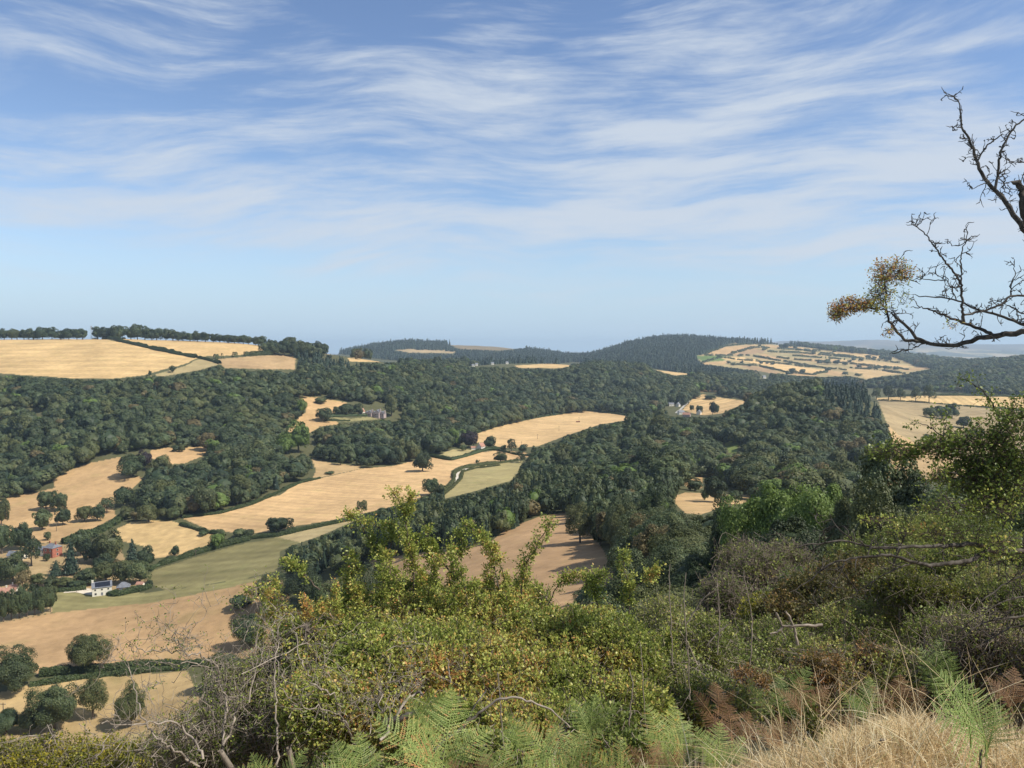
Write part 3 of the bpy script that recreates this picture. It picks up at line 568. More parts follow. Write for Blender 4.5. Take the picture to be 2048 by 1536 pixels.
# ------------------------------------------------------------------ woods: outline of the canopy's feet in the photo, distance range, kind mix
LEFTW = 'wood on the left slope under the plateau field'
WOODS = [
 ('left', [(-160,740),(0,745),(80,750),(150,755),(290,750),(330,742),(380,728),(445,727),(452,735),(590,738),(600,793),(612,825),(578,863),(560,876),(420,893),(300,900),(242,914),(143,937),(106,960),(75,985),(0,1003),(-160,1010)], 690, 1500, 0, LEFTW),
 ('grove', [(422,893),(500,885),(560,876),(620,882),(638,935),(628,952),(600,962),(560,980),(500,1007),(420,1030),(365,1035),(300,1028),(262,1015),(262,985),(290,957),(342,930),(370,926),(405,912)], 560, 1100, 0, 'rounded broadleaf grove above the long stubble field'),
 ('manor', [(612,868),(640,853),(680,850),(700,843),(765,840),(800,855),(900,872),(945,886),(940,892),(905,898),(880,908),(860,913),(827,922),(787,932),(724,937),(720,931),(660,925),(618,914)], 760, 1350, 0, 'broadleaf wood below the manor house'),
 ('middle', [(590,713),(650,712),(700,717),(810,725),(900,729),(1030,736),(1170,734),(1300,740),(1350,752),(1402,757),(1395,780),(1380,797),(1365,818),(1262,832),(1190,822),(1080,834),(950,867),(945,886),(900,872),(800,855),(765,832),(730,828),(690,805),(640,795),(597,793),(588,738)], 950, 2450, 0, 'long wooded slope behind the manor'),
 ('ridge', [(520,700),(592,712),(650,703),(720,707),(810,715),(820,722),(709,709),(650,702)], 1500, 2200, 0, 'trees on the ridge right of the plateau field'),
 ('hill', [(1262,840),(1340,835),(1430,835),(1500,812),(1560,795),(1640,775),(1700,770),(1735,775),(1757,803),(1778,850),(1790,903),(1770,960),(1800,1030),(1600,1030),(1508,1012),(1502,990),(1404,952),(1362,965),(1348,985),(1250,975),(1040,962),(1035,945),(1045,920),(1062,912),(1070,896),(1130,872),(1200,849)], 380, 1350, 0, 'wooded hill right of centre'),
 ('strip', [(550,1150),(560,1102),(600,1085),(700,1042),(800,1020),(900,992),(950,983),(1036,960),(1250,975),(1348,990),(1352,1008),(1370,1026),(1440,1018),(1500,1008),(1510,1070),(1400,1190),(1232,1175),(1232,1142),(1200,1090),(1142,1022),(1060,1038),(975,1088),(735,1120),(700,1150),(600,1160)], 120, 640, 2, 'near wood running along the foot of the hill'),
 ('villagewood', [(1262,800),(1400,757),(1440,757),(1600,752),(1770,752),(1770,780),(1640,780),(1560,793),(1500,800),(1420,790),(1380,797),(1365,818),(1300,815)], 1500, 3300, 0, 'wood around the village field'),
 ('plantation', [(1400,756),(1440,750),(1480,752),(1600,764),(1600,758),(1590,752),(1480,738),(1400,735),(1380,742)], 2500, 3600, 1, 'dark conifer plantation below the patchwork fields'),
 ('rightwood', [(1735,773),(1780,760),(1850,757),(2200,735),(2200,800),(2045,793),(1850,782)], 2000, 3700, 0, 'wooded ridge beyond the striped field at right'),
 ('far', [(560,700),(700,690),(800,672),(2200,672),(2200,760),(1480,760),(1200,745),(560,740)], 2650, 6400, 3, 'far-off conifer forest on the blue hills'),
]
CONIF = [(1640,768),(1700,765),(1745,790),(1772,845),(1760,860),(1700,848),(1650,830),(1630,800)]   # dark spruce block on the wooded hill
CONIF2 = [(586,712),(700,722),(720,735),(700,748),(600,742)]
DIP = [(-5,825),(60,818),(100,830),(60,870),(-5,880)]
PROTECT = [(728,808,772,834,1330),(716,812,734,832,1330),(936,884,970,902,1150),(1404,955,1456,1003,520),(1340,812,1440,832,2300),(1520,748,1536,757,3300),(940,722,1020,732,2400),
 (575,842,622,903,1000),(1745,770,1875,800,1700),(762,800,800,830,1200),(632,795,700,842,1200)]
cand = []
for wi, (wn_, poly, y0, y1, mix, lb) in enumerate(WOODS):
    rng = np.random.default_rng(100 + wi)
    y = y0; xs = [p[0] for p in poly]; a0, a1 = (min(xs) - 1024) / F - .01, (max(xs) - 1024) / F + .01
    Px, Py = [], []
    while y < y1:
        s = 9.2 if y < 700 else 12.6 if y < 1500 else 15 if y < 2600 else 17 if y < 4200 else 20
        if mix == 2: s = 7.0 if y > 330 else 8.0
        n = int((a1 - a0) * y / s); x = a0 * y + (np.arange(n) + rng.uniform(-.42, .42, n)) * s
        Px.append(x); Py.append(y + rng.uniform(-.45, .45, n) * s); y += s
    x = np.concatenate(Px); y = np.concatenate(Py); z = H(x, y)
    u, v = PX(np.stack([x, y, z], -1))
    k = pip(u, v, poly) & (u > -150) & (u < 2200)
    x, y, z, u, v = x[k], y[k], z[k], u[k], v[k]; n = len(x)
    r = rng.uniform(0, 1, n); con = (r < .04)
    if mix == 0: con |= pip(u, v, CONIF) | pip(u, v, CONIF2)
    if mix == 1: con[:] = True
    if mix == 3: con = (u < 1600)
    if mix == 2: con = (rng.uniform(0, 1, n) < .30) & (u < 1110) & (v > 960)
    sz = rng.uniform(0, 1, n) ** 1.3; h = 12.5 + 10 * sz + rng.uniform(-1.5, 1.5, n); w = 12 + 13 * sz
    if mix == 2: h = rng.uniform(11, 17, n); w = rng.uniform(8.0, 11.5, n)
    if mix == 2: q = y < 330; w[q] *= 1.15; h[q] *= .9
    sc = np.where(y > 2600, 1.35, np.where(y > 1500, 1.12, 1.0)); h *= sc; w *= sc * np.where(y > 2600, 1.1, 1)
    h = np.where(con, h * (.92 if mix == 0 else 1.12), h); w = np.where(con, w * (.52 if mix != 3 else .75), w)
    lo = fbm(x / 60, y / 60, 40 + wi) - .5; h *= 1 + .9 * lo; h *= 1 + .5 * (fbm(x / 23, y / 23, 140 + wi, 2) - .5)
    # keep crowns off the open ground seen in the photo
    cr = []
    for dx, dz in ((0, 1.0), (-.32, .86), (.32, .86), (-.48, .55), (.48, .55), (0, .5)):
        uu, vv = PX(np.stack([x + dx * w, y, z + dz * h], -1)); cr.append(open_at(uu, vv + 1) > 0)
    bad = np.any(cr, 0)
    # a tree too tall for the edge may still stand there as a lower one
    h2 = h * .55; w2 = w * .7; cr = []
    for dx, dz in ((0, 1.0), (-.32, .86), (.32, .86), (-.48, .55), (.48, .55)):
        uu, vv = PX(np.stack([x + dx * w2, y, z + dz * h2], -1)); cr.append(open_at(uu, vv + 1) > 0)
    bad2 = np.any(cr, 0); h = np.where(bad, h2, h); w = np.where(bad, w2, w)
    for (u0, v0, u1, v1, yd) in PROTECT:      # things that show in the photo stay clear of crowns in front
        ut, vt = PX(np.stack([x, y, z + h], -1)); hw = w * F / y * .5
        bad2 |= (y < yd) & (u + hw > u0) & (u - hw < u1) & (vt < v1) & (v > v0)
    vis = (z + h - CZ) / y > grid_at(CM, x, y * .985) - .0005
    k = ~bad2 & vis
    if wn_ == 'left': k &= ~pip(u, v, DIP) | (rng.uniform(0, 1, n) < .35)
    cls = np.where(con, 1, 0)
    lime = rng.uniform(0, 1, n)
    cand.append(np.stack([x, y, z, w, h, cls, np.full(n, wi), lime], 1)[k])
cand = np.concatenate(cand)
px_size = cand[:, 4] / cand[:, 1]
isb = cand[:, 5] == 0
# the trees that show largest become things of their own
def pick(sel, n):
    ii = np.nonzero(sel)[0]; ii = ii[np.argsort(-px_size[ii] * cand[ii, 3] ** .5)]; return ii[:n]
FIELD_BUDGET = 150
# front rows of every wood first (they show whole), then the largest
ib = pick(isb, 300 - FIELD_BUDGET); ic = pick(~isb, 60)
single = np.zeros(len(cand), bool); single[ib] = True; single[ic] = True
DESC = {'strip': ('green broadleaf tree in the near wood at the foot of the hill', 'green broadleaf trees of the near wood')}
for i in np.nonzero(single)[0]:
    x, y, z, w, h, c, wi, lime = cand[i]; wn_ = WOODS[int(wi)][0]
    if c:
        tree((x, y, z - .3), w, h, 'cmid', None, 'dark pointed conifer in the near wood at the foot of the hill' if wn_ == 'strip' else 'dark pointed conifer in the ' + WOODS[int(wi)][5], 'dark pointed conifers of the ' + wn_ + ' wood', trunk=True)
    else:
        mt = None if lime < .52 else 'olive' if lime < .90 else 'lime' if lime < .95 else 'ochre'
        sz = 'near' if y < 260 else 'mid'
        col_ = {None: 'dark green', 'olive': 'olive green', 'lime': 'fresh green', 'ochre': 'dry ochre'}[mt]
        tree((x, y, z - .3), w, h, sz, mt, col_ + ' broadleaf tree in the ' + ('near wood at the foot of the hill' if wn_ == 'strip' else WOODS[int(wi)][5]), col_ + ' broadleaf trees of the ' + wn_ + ' wood', trunk=True)
# the rest of every wood: one object per wood, crowns scattered on its points
def wood_object(name, label, rows, meshes):
    me = bpy.data.meshes.new(name); n = len(rows)
    me.vertices.add(n); me.vertices.foreach_set('co', np.ascontiguousarray(rows[:, :3] - np.array([0, 0, .3]), np.float32).ravel())
    rng = np.random.default_rng(n)
    for nm, typ, arr in (('tw', 'FLOAT', rows[:, 3]), ('th', 'FLOAT', rows[:, 4]), ('tr', 'FLOAT', rng.uniform(0, 6.28, n))):
        at = me.attributes.new(nm, typ, 'POINT'); at.data.foreach_set('value', np.ascontiguousarray(arr, np.float32))
    at = me.attributes.new('ti', 'INT', 'POINT'); at.data.foreach_set('value', rows[:, 8].astype(np.int32))
    o = link(name, me); o['kind'] = 'stuff'; o['label'] = label
    ng = bpy.data.node_groups.new(name, 'GeometryNodeTree')
    ng.interface.new_socket('Geometry', in_out='INPUT', socket_type='NodeSocketGeometry')
    ng.interface.new_socket('Geometry', in_out='OUTPUT', socket_type='NodeSocketGeometry')
    gi = ng.nodes.new('NodeGroupInput'); go = ng.nodes.new('NodeGroupOutput')
    jn = ng.nodes.new('GeometryNodeJoinGeometry')
    for src in meshes:
        oi = ng.nodes.new('GeometryNodeObjectInfo'); oi.inputs['Object'].default_value = src; oi.transform_space = 'ORIGINAL'
        g2 = ng.nodes.new('GeometryNodeGeometryToInstance'); ng.links.new(oi.outputs['Geometry'], g2.inputs[0]); ng.links.new(g2.outputs[0], jn.inputs[0])
    ip = ng.nodes.new('GeometryNodeInstanceOnPoints'); ng.links.new(gi.outputs[0], ip.inputs['Points']); ng.links.new(jn.outputs[0], ip.inputs['Instance'])
    ip.inputs['Pick Instance'].default_value = True
    def attr(nm, t='FLOAT'):
        a = ng.nodes.new('GeometryNodeInputNamedAttribute'); a.data_type = t; a.inputs['Name'].default_value = nm; return a.outputs[0]
    ng.links.new(attr('ti', 'INT'), ip.inputs['Instance Index'])
    cx = ng.nodes.new('ShaderNodeCombineXYZ'); tw = attr('tw'); ng.links.new(tw, cx.inputs[0]); ng.links.new(tw, cx.inputs[1]); ng.links.new(attr('th'), cx.inputs[2])
    ng.links.new(cx.outputs[0], ip.inputs['Scale'])
    rz = ng.nodes.new('ShaderNodeCombineXYZ'); ng.links.new(attr('tr'), rz.inputs[2]); ng.links.new(rz.outputs[0], ip.inputs['Rotation'])
    ng.links.new(ip.outputs[0], go.inputs[0])
    md = o.modifiers.new('scatter', 'NODES'); md.node_group = ng
    return o
ORD = 'first second third fourth fifth sixth seventh eighth ninth tenth eleventh twelfth thirteenth fourteenth fifteenth sixteenth seventeenth eighteenth nineteenth twentieth'.split()
ORD = ORD + ['twenty-' + w for w in ORD[:9]] + ['thirtieth'] + ['thirty-' + w for w in ORD[:9]] + ['fortieth'] + ['forty-' + w for w in ORD[:9]] + ['fiftieth']
# ------------------------------------------------------------------ trees that stand apart: u, foot row, height, width (photo px), crown, colour, label
T = [
 (845,943,39,38,'mid',None,'lone dark oak standing out in the long stubble field',None),
 (863,990,38,34,'mid',None,'dark oak at the field edge left of the white track',None),
 (880,992,24,22,'mid','olive','low olive tree touching the oak beside the white track',None),
 (556,1066,36,52,'mid',None,'wide dark field oak at the lower edge of the long stubble field',None),
 (724,1030,33,23,'loose',None,'slim airy tree in the hedge below the long stubble field',None),
 (762,1026,13,17,'far',None,'small round bush in the hedge right of the slim tree',None),
 (954,926,7,9,'far',None,'tiny round bush above the green hedge beyond the track',None),
 (1001,925,21,31,'mid','olive','round olive tree on the hedge above the pale green field',None),
 (980,897,25,26,'mid',None,'dark tree right of the white gable cottage',None),
 (938,896,34,34,'mid','copper','dark brownish tree right behind the white gable cottage',None),
 (908,893,36,32,'mid','lime','fresh green round tree left of the white gable cottage',None),
 (926,902,14,16,'far',None,'dark bush in front of the white gable cottage',None),
 (1006,902,14,14,'far',None,'small first tree of the row under the far stubble field','row'),
 (1023,903,26,22,'loose','dark','tallest tree of the row under the far stubble field','row'),
 (1045,905,19,20,'far',None,'round dark tree third in the row under the far stubble field','row'),
 (1069,907,16,16,'far',None,'small dark tree fourth in the row under the far stubble field','row'),
 (1042,925,24,18,'loose','dark','loose tree at the right end of the pale green field',None),
 (263,955,46,50,'mid',None,'large dark round tree with shadow on the dry left meadow',None),
 (290,940,40,28,'mid','copper','copper beech with purple leaves beside the large round tree',None),
 (321,942,32,40,'mid','olive','round olive tree right of the copper beech',None),
 (352,904,13,17,'far',None,'left shrub of the pair in the small dry meadow',None),
 (364,904,15,15,'far','olive','right shrub of the pair in the small dry meadow',None),
 (85,1061,44,34,'mid',None,'dark egg-shaped tree left of the pair low in the dry meadow',None),
 (126,1051,38,32,'mid',None,'dark egg-shaped tree right of the pair low in the dry meadow',None),
 (92,1020,44,34,'mid',None,'left dark tree of the touching pair above the egg-shaped trees',None),
 (118,1022,40,32,'mid',None,'right dark tree of the touching pair above the egg-shaped trees',None),
 (169,1043,36,32,'mid','olive','pale olive tree at the left of four by the meadow lane',None),
 (195,1042,34,28,'mid',None,'dark tree second of four by the meadow lane',None),
 (214,1027,33,30,'loose','dark','airy tree third of four by the meadow lane',None),
 (247,1014,46,38,'mid',None,'dark tree at the left tip of the rounded grove',None),
 (297,1044,42,36,'mid','olive','olive tree at the top of the tussocky field',None),
 (254,1040,28,30,'mid','olive','scrubby tree at the top left of the tussocky field',None),
 (272,1042,22,22,'far','ochre','dry bush between two trees at the top of the tussocky field',None),
 (326,1038,25,22,'mid','olive','small olive tree right of the tussocky field top',None),
 (350,1040,28,30,'mid',None,'dark tree where the grove meets the tussocky field',None),
 (95,1081,18,14,'mid',None,'small young tree above the brick house',None),
 (350,1113,22,18,'mid',None,'small dark round bush under the tussocky field',None),
 (434,1098,35,30,'mid','lime','bright round bush on the lane hedge',None),
 (477,1076,21,30,'far',None,'dark bush beside the green field hedge gap',None),
 (498,1076,17,24,'far',None,'lower dark bush right of the hedge gap bush',None),
 (405,1071,10,22,'far',None,'low bush on the right rim of the tussocky field',None),
 (440,1073,14,24,'far',None,'second low bush on the right rim of the tussocky field',None),
 (42,1100,54,38,'mid','dark','broad tree left above the brick house',None),
 (4,1108,70,36,'mid',None,'tall dark tree at the left edge above the farm buildings',None),
 (3,1052,60,30,'mid','olive','olive tree at the left edge of the dry meadow',None),
 (63,1132,62,40,'loose','dark','leafy tree in front of the grey roofed barn',None),
 (94,1122,17,13,'mid',None,'small dark tree in front of the brick house',None),
 (26,1168,64,58,'mid',None,'dark spreading tree below the grey roofed barn',None),
 (-6,1166,50,50,'mid',None,'dark tree cut by the left edge below the barn',None),
 (46,1182,42,36,'loose','ochre','ochre tree with dry leaves near the terracotta roofs',None),
 (112,1152,34,34,'cedar','cedar','dark spreading cedar low behind the white house garden',None),
 (142,1150,76,40,'cedar','cedar','tall dark cedar right of the brick house',None),
 (162,1112,54,36,'mid',None,'dark tree rising behind the tall cedar',None),
 (187,1126,54,44,'mid',None,'dark tree left of the dense round oak',None),
 (222,1128,66,54,'mid','olive','dense round oak at the heart of the clump above the white house',None),
 (205,1152,44,40,'mid',None,'shaded tree low in the clump above the white house',None),
 (265,1128,54,34,'cmid',None,'pointed conifer in the clump above the white house',None),
 (292,1138,46,40,'mid',None,'dark tree at the right of the clump above the white house',None),
 (235,1150,34,24,'loose','ochre','dead looking buff tree in the middle of the clump',None),
 (250,1168,56,46,'mid','olive','olive tree behind the small hip roofed garage',None),
 (280,1166,50,42,'mid',None,'dark tree at the green field corner behind the garage',None),
 (212,1164,42,38,'mid','olive','olive tree directly above the white house roof',None),
 (172,1170,34,44,'mid',None,'dark tree left above the white house',None),
 (130,1176,22,40,'mid','olive','olive shrub in the row left of the white house',None),
 (152,1178,20,34,'mid','dark','dark shrub in the row left of the white house',None),
 (102,1176,22,34,'mid',None,'leftmost shrub in the row left of the white house',None),
 (75,1172,26,34,'mid','olive','olive shrub between the terracotta roofs and the shrub row',None),
 (298,1176,16,16,'mid',None,'small dark bush at the end of the garage hedge',None),
 (173,1342,80,76,'near','olive','tall leafy tree alone in front of the large brown pasture',None),
 (28,1382,82,92,'near','dark','broad dark tree at the left end of the lower hedge',None),
 (108,1460,98,92,'near','dark','big dark shaggy tree below the lower hedge',None),
 (186,1436,88,62,'looseN',None,'sparse tree with gaps beside the big shaggy tree',None),
 (262,1452,80,62,'near','olive','soft olive tree right of the sparse tree',None),
 (12,1468,50,66,'near','dark','dark bush in the lower left corner',None),
 (60,1466,44,50,'near','dark','dark bush between the corner bush and the shaggy tree',None),
 (480,1215,26,50,'mid',None,'low dark shrub at the right end of the brown pasture',None),
 (540,1215,64,76,'near',None,'dark leafy tree at the right end of the brown pasture',None),
 (500,1292,66,70,'near',None,'dark tree casting shade on the brown pasture',None),
 (450,1370,60,90,'near','dark','dark bush at the right end of the lower hedge',None),
 (610,1200,60,80,'near',None,'dark tree behind the yellow green hawthorn at left',None),
 (1430,1004,52,50,'mid',None,'larger of the twin dark trees on the dry hill meadow',None),
 (1409,1000,21,16,'mid',None,'small dark tree touching the twin trees on the hill meadow',None),
 (1390,982,24,36,'mid',None,'bush left of the twin trees on the hill meadow',None),
 (1470,1010,30,34,'loose','dark','half bare bush right of the twin trees',None),
 (1160,1086,78,58,'looseN',None,'airy ash tree standing on the smooth brown hill pasture',None),
 (1201,1090,44,40,'near','olive','bushy tree right of the airy ash tree',None),
 (1862,836,25,28,'mid','dark','paler left tree of the dark clump on the brown pasture',None),
 (1884,838,30,36,'mid',None,'middle tree of the dark clump on the brown pasture',None),
 (1904,837,31,28,'mid',None,'right tree of the dark clump on the brown pasture',None),
 (1927,856,24,28,'mid',None,'lone round tree right of the dark clump',None),
 (1855,891,26,26,'mid',None,'lone dark bush low on the brown pasture',None),
 (1948,880,24,34,'mid','dark','bushy tree at the far right of the brown pasture',None),
 (1753,799,24,20,'loose','dark','first airy poplar of the row on the striped field edge','pop'),
 (1777,801,33,24,'loose','dark','thick second poplar of the row on the striped field edge','pop'),
 (1801,803,30,17,'loose','dark','slim third poplar of the row on the striped field edge','pop'),
 (1831,803,31,19,'loose','dark','fourth poplar right of the gap in the row','pop'),
 (1858,806,40,24,'loose','dark','last tall poplar of the row on the striped field edge','pop'),
 (1425,829,26,14,'mid','dark','tall upright tree right in the village field','vil'),
 (1434,829,20,12,'mid',None,'second upright tree behind the tall one in the village field','vil'),
 (1398,828,20,14,'mid','dark','rounded tree by the white village house','vil'),
 (1383,822,14,9,'mid',None,'small upright tree left in the village field','vil'),
 (1390,797,18,22,'mid',None,'dark tree at the top left of the village field','vil'),
 (1420,799,9,26,'far',None,'low bush at the top of the village field','vil'),
 (642,808,13,24,'mid',None,'flat crowned tree alone on the sloping park meadow',None),
 (648,843,28,34,'mid',None,'round dark tree in the park meadow by the clipped hedge',None),
 (674,830,17,18,'mid',None,'small dark tree at the left end of the clipped hedge',None),
 (692,829,24,34,'mid','dark','tree behind the clipped hedge left of the manor',None),
 (716,830,24,22,'mid',None,'dark tree just left of the manor roofs',None),
 (783,833,44,34,'mid','olive','tall olive tree close to the right of the manor',None),
 (597,905,64,50,'mid','lime','fresh green tree standing out above the rounded grove',None),
 (573,908,44,40,'mid','lime','second fresh green tree left of the bigger one',None),
 (604,832,36,20,'mid','lime','bright tree at the left side of the park meadow',None),
 (300,752,11,7,'mid',None,'single little tree on the edge of the plateau field',None),
 (345,745,14,14,'mid',None,'single round tree at the corner of the plateau field',None),
 (681,930,26,18,'mid',None,'small round bush in the meadow above the stubble field',None),
 (660,948,6,20,'far',None,'low scrub patch in the small meadow above the stubble field',None),
 (1145,744,14,20,'far',None,'tree by the ridge farm beyond the middle wood',None),
]
for (u, v, hp, wp, kd, mt, lb, g) in T:
    g = {'row': 'trees in the row under the far stubble field', 'pop': 'poplars in a row on the striped field edge', 'vil': 'trees of the village field', None: None}[g]
    y0 = 200; y1 = 2600 if 1300 < u < 1500 and v < 840 else 1700
    if u > 1340 and u < 1450 and v < 840: y0 = 1400
    if u == 1145: y0, y1 = 1900, 2900
    cat = 'bush' if ('bush' in lb or 'shrub' in lb or 'scrub' in lb) else 'tree'
    nm = 'bush' if cat == 'bush' else 'cedar_tree' if 'cedar' in lb else 'oak_tree' if 'oak' in lb.split() else 'poplar_tree' if 'poplar' in lb else 'copper_beech' if 'copper beech with' in lb else 'conifer_tree' if kd == 'cmid' else 'broadleaf_tree'
    tree_px(u, v, hp, wp, kd, mt, lb, y0, y1, group=g, name=nm, cat=cat)
# dark block of slim trees at the left edge, trunks showing
for i in range(8):
    u = -8 + i * 15.5; v = 1247 - i * 3.3
    tree_px(u, v, 66 - abs(i - 3) * 1.5, 26, 'mid', None, ORD[i] + ' slim dark tree from the left in the block behind the brown pasture', 380, 600, group='slim dark trees in the block behind the brown pasture')
# skyline row of the plateau
rs = np.random.default_rng(5); u = -20; ns_ = 0
SKT = [(-40,22),(0,24),(30,22),(60,24),(95,30),(120,24),(150,22),(180,24),(215,26),(250,30),(285,32),(310,24),(340,24),(380,22),(440,22),(480,20),(520,22),(560,26),(640,24),(720,16)]
while u < 535:
    hp = np.interp(u, [a for a, b in SKT], [b for a, b in SKT]) * rs.uniform(.78, 1.05); wp = rs.uniform(18, 30)
    Y = 1560 + rs.uniform(-10, 40); x = (u - 1024) / F * Y; z = float(H(x, Y))
    mt = None if rs.random() < .75 else 'dark'
    if not 178 < u < 192:
        tree((x, Y, z - 1.0), wp * Y / F, hp * Y / F, 'mid', None, ORD[ns_] + ' dark tree from the left in the skyline row on the left plateau', 'dark trees of the skyline row on the left plateau', trunk=True)
        ns_ += 1
    u += wp * rs.uniform(.45, .75)
for k_, (u, v, hp, wp) in enumerate([(532,706,24,26),(548,709,28,28),(566,711,30,26),(585,713,26,26),(602,713,28,24),(618,713,26,28),(636,712,30,26),(648,712,28,22)]):
    tree_px(u, v, hp, wp, 'mid', None, ORD[k_] + ' dark tree from the left in the copse right of the plateau fields', 1250, 2300, group='dark trees of the copse right of the plateau fields')

# hedges, field by field: leafy strips following the ground
def hedge(pts, hpx, label, mat=None, y0=200, y1=2600, wm=2.2, gap=0.0, name='hedge', group=None, size=.45, hm=None, cat='hedge'):
    P = [G2(u, v, y0, y1) for u, v in pts]; d = np.r_[0, np.cumsum([np.linalg.norm(P[i+1] - P[i]) for i in range(len(P) - 1)])]
    L = d[-1]; rng = np.random.default_rng(int(abs(pts[0][0]) * 7 + pts[0][1]))
    hh = hm or hpx * np.mean([p[1] for p in P]) / F; size = max(size, hh * .14)
    n = int(min(16000, L * (2 * hh + wm) / size ** 2 * 1.8)); t = rng.uniform(0, L, n)
    q = np.stack([np.interp(t, d, [p[i] for p in P]) for i in range(2)], 1); tx = np.stack([np.interp(t + 1, d, [p[i] for p in P]) - np.interp(t - 1, d, [p[i] for p in P]) for i in range(2)], 1)
    tx = tx / np.maximum(np.linalg.norm(tx, axis=1, keepdims=True), 1e-6); nrm = np.stack([-tx[:, 1], tx[:, 0]], 1)
    lump = .45 + 1.1 * fbm(t / (hh * 2.4), t * 0, int(L) % 97, 3)
    if gap: keep = fbm(t / (hh * 2.2), t * 0 + 5, int(L) % 53, 2) > gap
    else: keep = np.ones(n, bool)
    a = rng.uniform(-.2, math.pi + .2, n); r = rng.uniform(.85, 1.05, n)
    off = np.cos(a) * wm * .5 * r * lump; zz = np.clip(np.sin(a), 0, 1) ** .7 * hh * lump * r
    xy = q + nrm * off[:, None]; z = H(xy[:, 0], xy[:, 1]) + zz
    nn = unit(np.stack([nrm[:, 0] * np.cos(a), nrm[:, 1] * np.cos(a), np.sin(a) + .2], 1) + .5 * rng.standard_normal((n, 3)))
    Pp = np.stack([xy[:, 0], xy[:, 1], z], 1)[keep]; V, Fq = leaf_quads(Pp, nn[keep], size * 1.35, rng)
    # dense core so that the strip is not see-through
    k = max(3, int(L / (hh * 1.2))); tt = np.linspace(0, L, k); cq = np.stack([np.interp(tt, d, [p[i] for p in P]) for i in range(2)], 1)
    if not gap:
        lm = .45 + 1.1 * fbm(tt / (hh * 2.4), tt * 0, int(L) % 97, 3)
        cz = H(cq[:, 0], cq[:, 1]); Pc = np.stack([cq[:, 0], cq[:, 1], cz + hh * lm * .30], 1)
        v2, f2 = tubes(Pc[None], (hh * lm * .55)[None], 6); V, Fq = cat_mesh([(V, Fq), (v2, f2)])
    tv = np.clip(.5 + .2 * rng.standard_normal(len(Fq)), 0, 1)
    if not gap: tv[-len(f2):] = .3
    o = P[0]; me = mesh_np(name, V - o, Fq, mat or M_HEDGE, False, [('tv', 'FACE', 'FLOAT', tv)])
    ob = link(name, me, loc=tuple(o)); tag(ob, label, cat, group); return ob
hedge([(205,677),(240,683),(300,697),(350,708),(393,716)], 6.5, 'long straight dark hedge dividing the plateau stubble fields', y0=1150, y1=1700, wm=5)
hedge([(398,716),(420,722),(440,728)], 6, 'short dark hedge below the field gap on the plateau', y0=1150, y1=1560, wm=5)
hedge([(428,718),(470,714),(520,710),(545,710)], 8, 'line of round bushes above the brown plateau pasture', y0=1150, y1=1600, wm=6, gap=.40)
hedge([(225,672),(250,677)], 3, 'thin dark hedge at the top of the plateau', y0=1300, y1=1640, wm=4)
hedge([(880,915),(860,910),(880,917),(902,921),(930,914),(975,900),(1000,900)][2:], 6, 'green clipped hedge round the cottage garden', y0=800, y1=1300)
hedge([(856,911),(880,917),(902,921)], 6, 'green hedge along the left of the cottage garden', y0=800, y1=1300)
hedge([(985,899),(1010,904),(1035,910),(1060,912)], 3, 'low dark hedge under the row of field trees', y0=800, y1=1400)
hedge([(1035,921),(1000,927),(960,931),(925,938),(908,948),(908,962),(895,978),(872,993),(860,998)], 6, 'green hedge winding along the left of the white track', M_OLIVE, y0=520, y1=1200, wm=3)
hedge([(1000,931),(950,937),(925,944),(921,958),(905,975),(885,990)], 4, 'green hedge winding along the right of the white track', M_OLIVE, y0=520, y1=1200, wm=3)
hedge([(860,1000),(800,1018),(724,1036),(662,1049),(600,1062),(557,1072),(500,1078)], 7, 'long dark green hedge below the long stubble field', M_HEDGE, y0=480, y1=900, wm=3.5)
hedge([(500,1080),(450,1092),(400,1106),(350,1122),(310,1135),(296,1144)], 10, 'thick green hedge along the lane above the green field', M_HEDGE, y0=460, y1=750, wm=4)
hedge([(360,1050),(400,1062),(450,1072)], 6, 'dark hedge running down the right rim of the tussocky field', y0=460, y1=800)
hedge([(255,1030),(230,1048),(205,1062),(180,1073),(150,1082),(125,1088)], 14, 'broad green hedge bank along the sunken lane', M_HEDGE, y0=500, y1=760, wm=8)
hedge([(0,1085),(50,1092),(80,1092)], 8, 'dark hedge behind the grey roofed barn', y0=480, y1=760)
hedge([(207,1186),(225,1191),(240,1191),(262,1185),(290,1180),(300,1176)], 9, 'clipped dark hedge curving in front of the white house garden', M_HEDGE, y0=400, y1=560, wm=4)
hedge([(60,1180),(100,1184),(140,1182),(172,1178)], 8, 'low green hedge left of the white house drive', y0=400, y1=600, wm=4)
hedge([(80,1352),(150,1345),(210,1340),(300,1334),(370,1330),(430,1330)], 14, 'long dark green hedge below the brown pasture', M_HEDGE, y0=300, y1=420, wm=4)
hedge([(60,1372),(150,1358),(220,1350),(300,1342),(380,1336)], 10, 'second long green hedge just below the first', M_HEDGE, y0=280, y1=400, wm=4)
hedge([(655,834),(690,833),(730,832),(765,834)], 4.5, 'clipped dark hedge terrace left of the manor', y0=900, y1=1400)
hedge([(648,842),(680,842),(700,842)], 3, 'second clipped hedge below the terrace lawn', y0=900, y1=1400)
hedge([(365,1036),(440,1027),(500,1010),(560,984),(600,966),(640,957)], 5, 'scrubby edge between the rounded grove and the stubble field', M_HEDGE, y0=520, y1=950, wm=4)
hedge([(950,867),(1000,851),(1080,834),(1150,822)], 4, 'scrubby hedge along the top of the far stubble field', M_HEDGE, y0=1000, y1=1800, wm=5)
hedge([(1160,821),(1200,824),(1262,832)], 3.5, 'dark hedge along the right top of the far stubble field', y0=1200, y1=1800, wm=4)
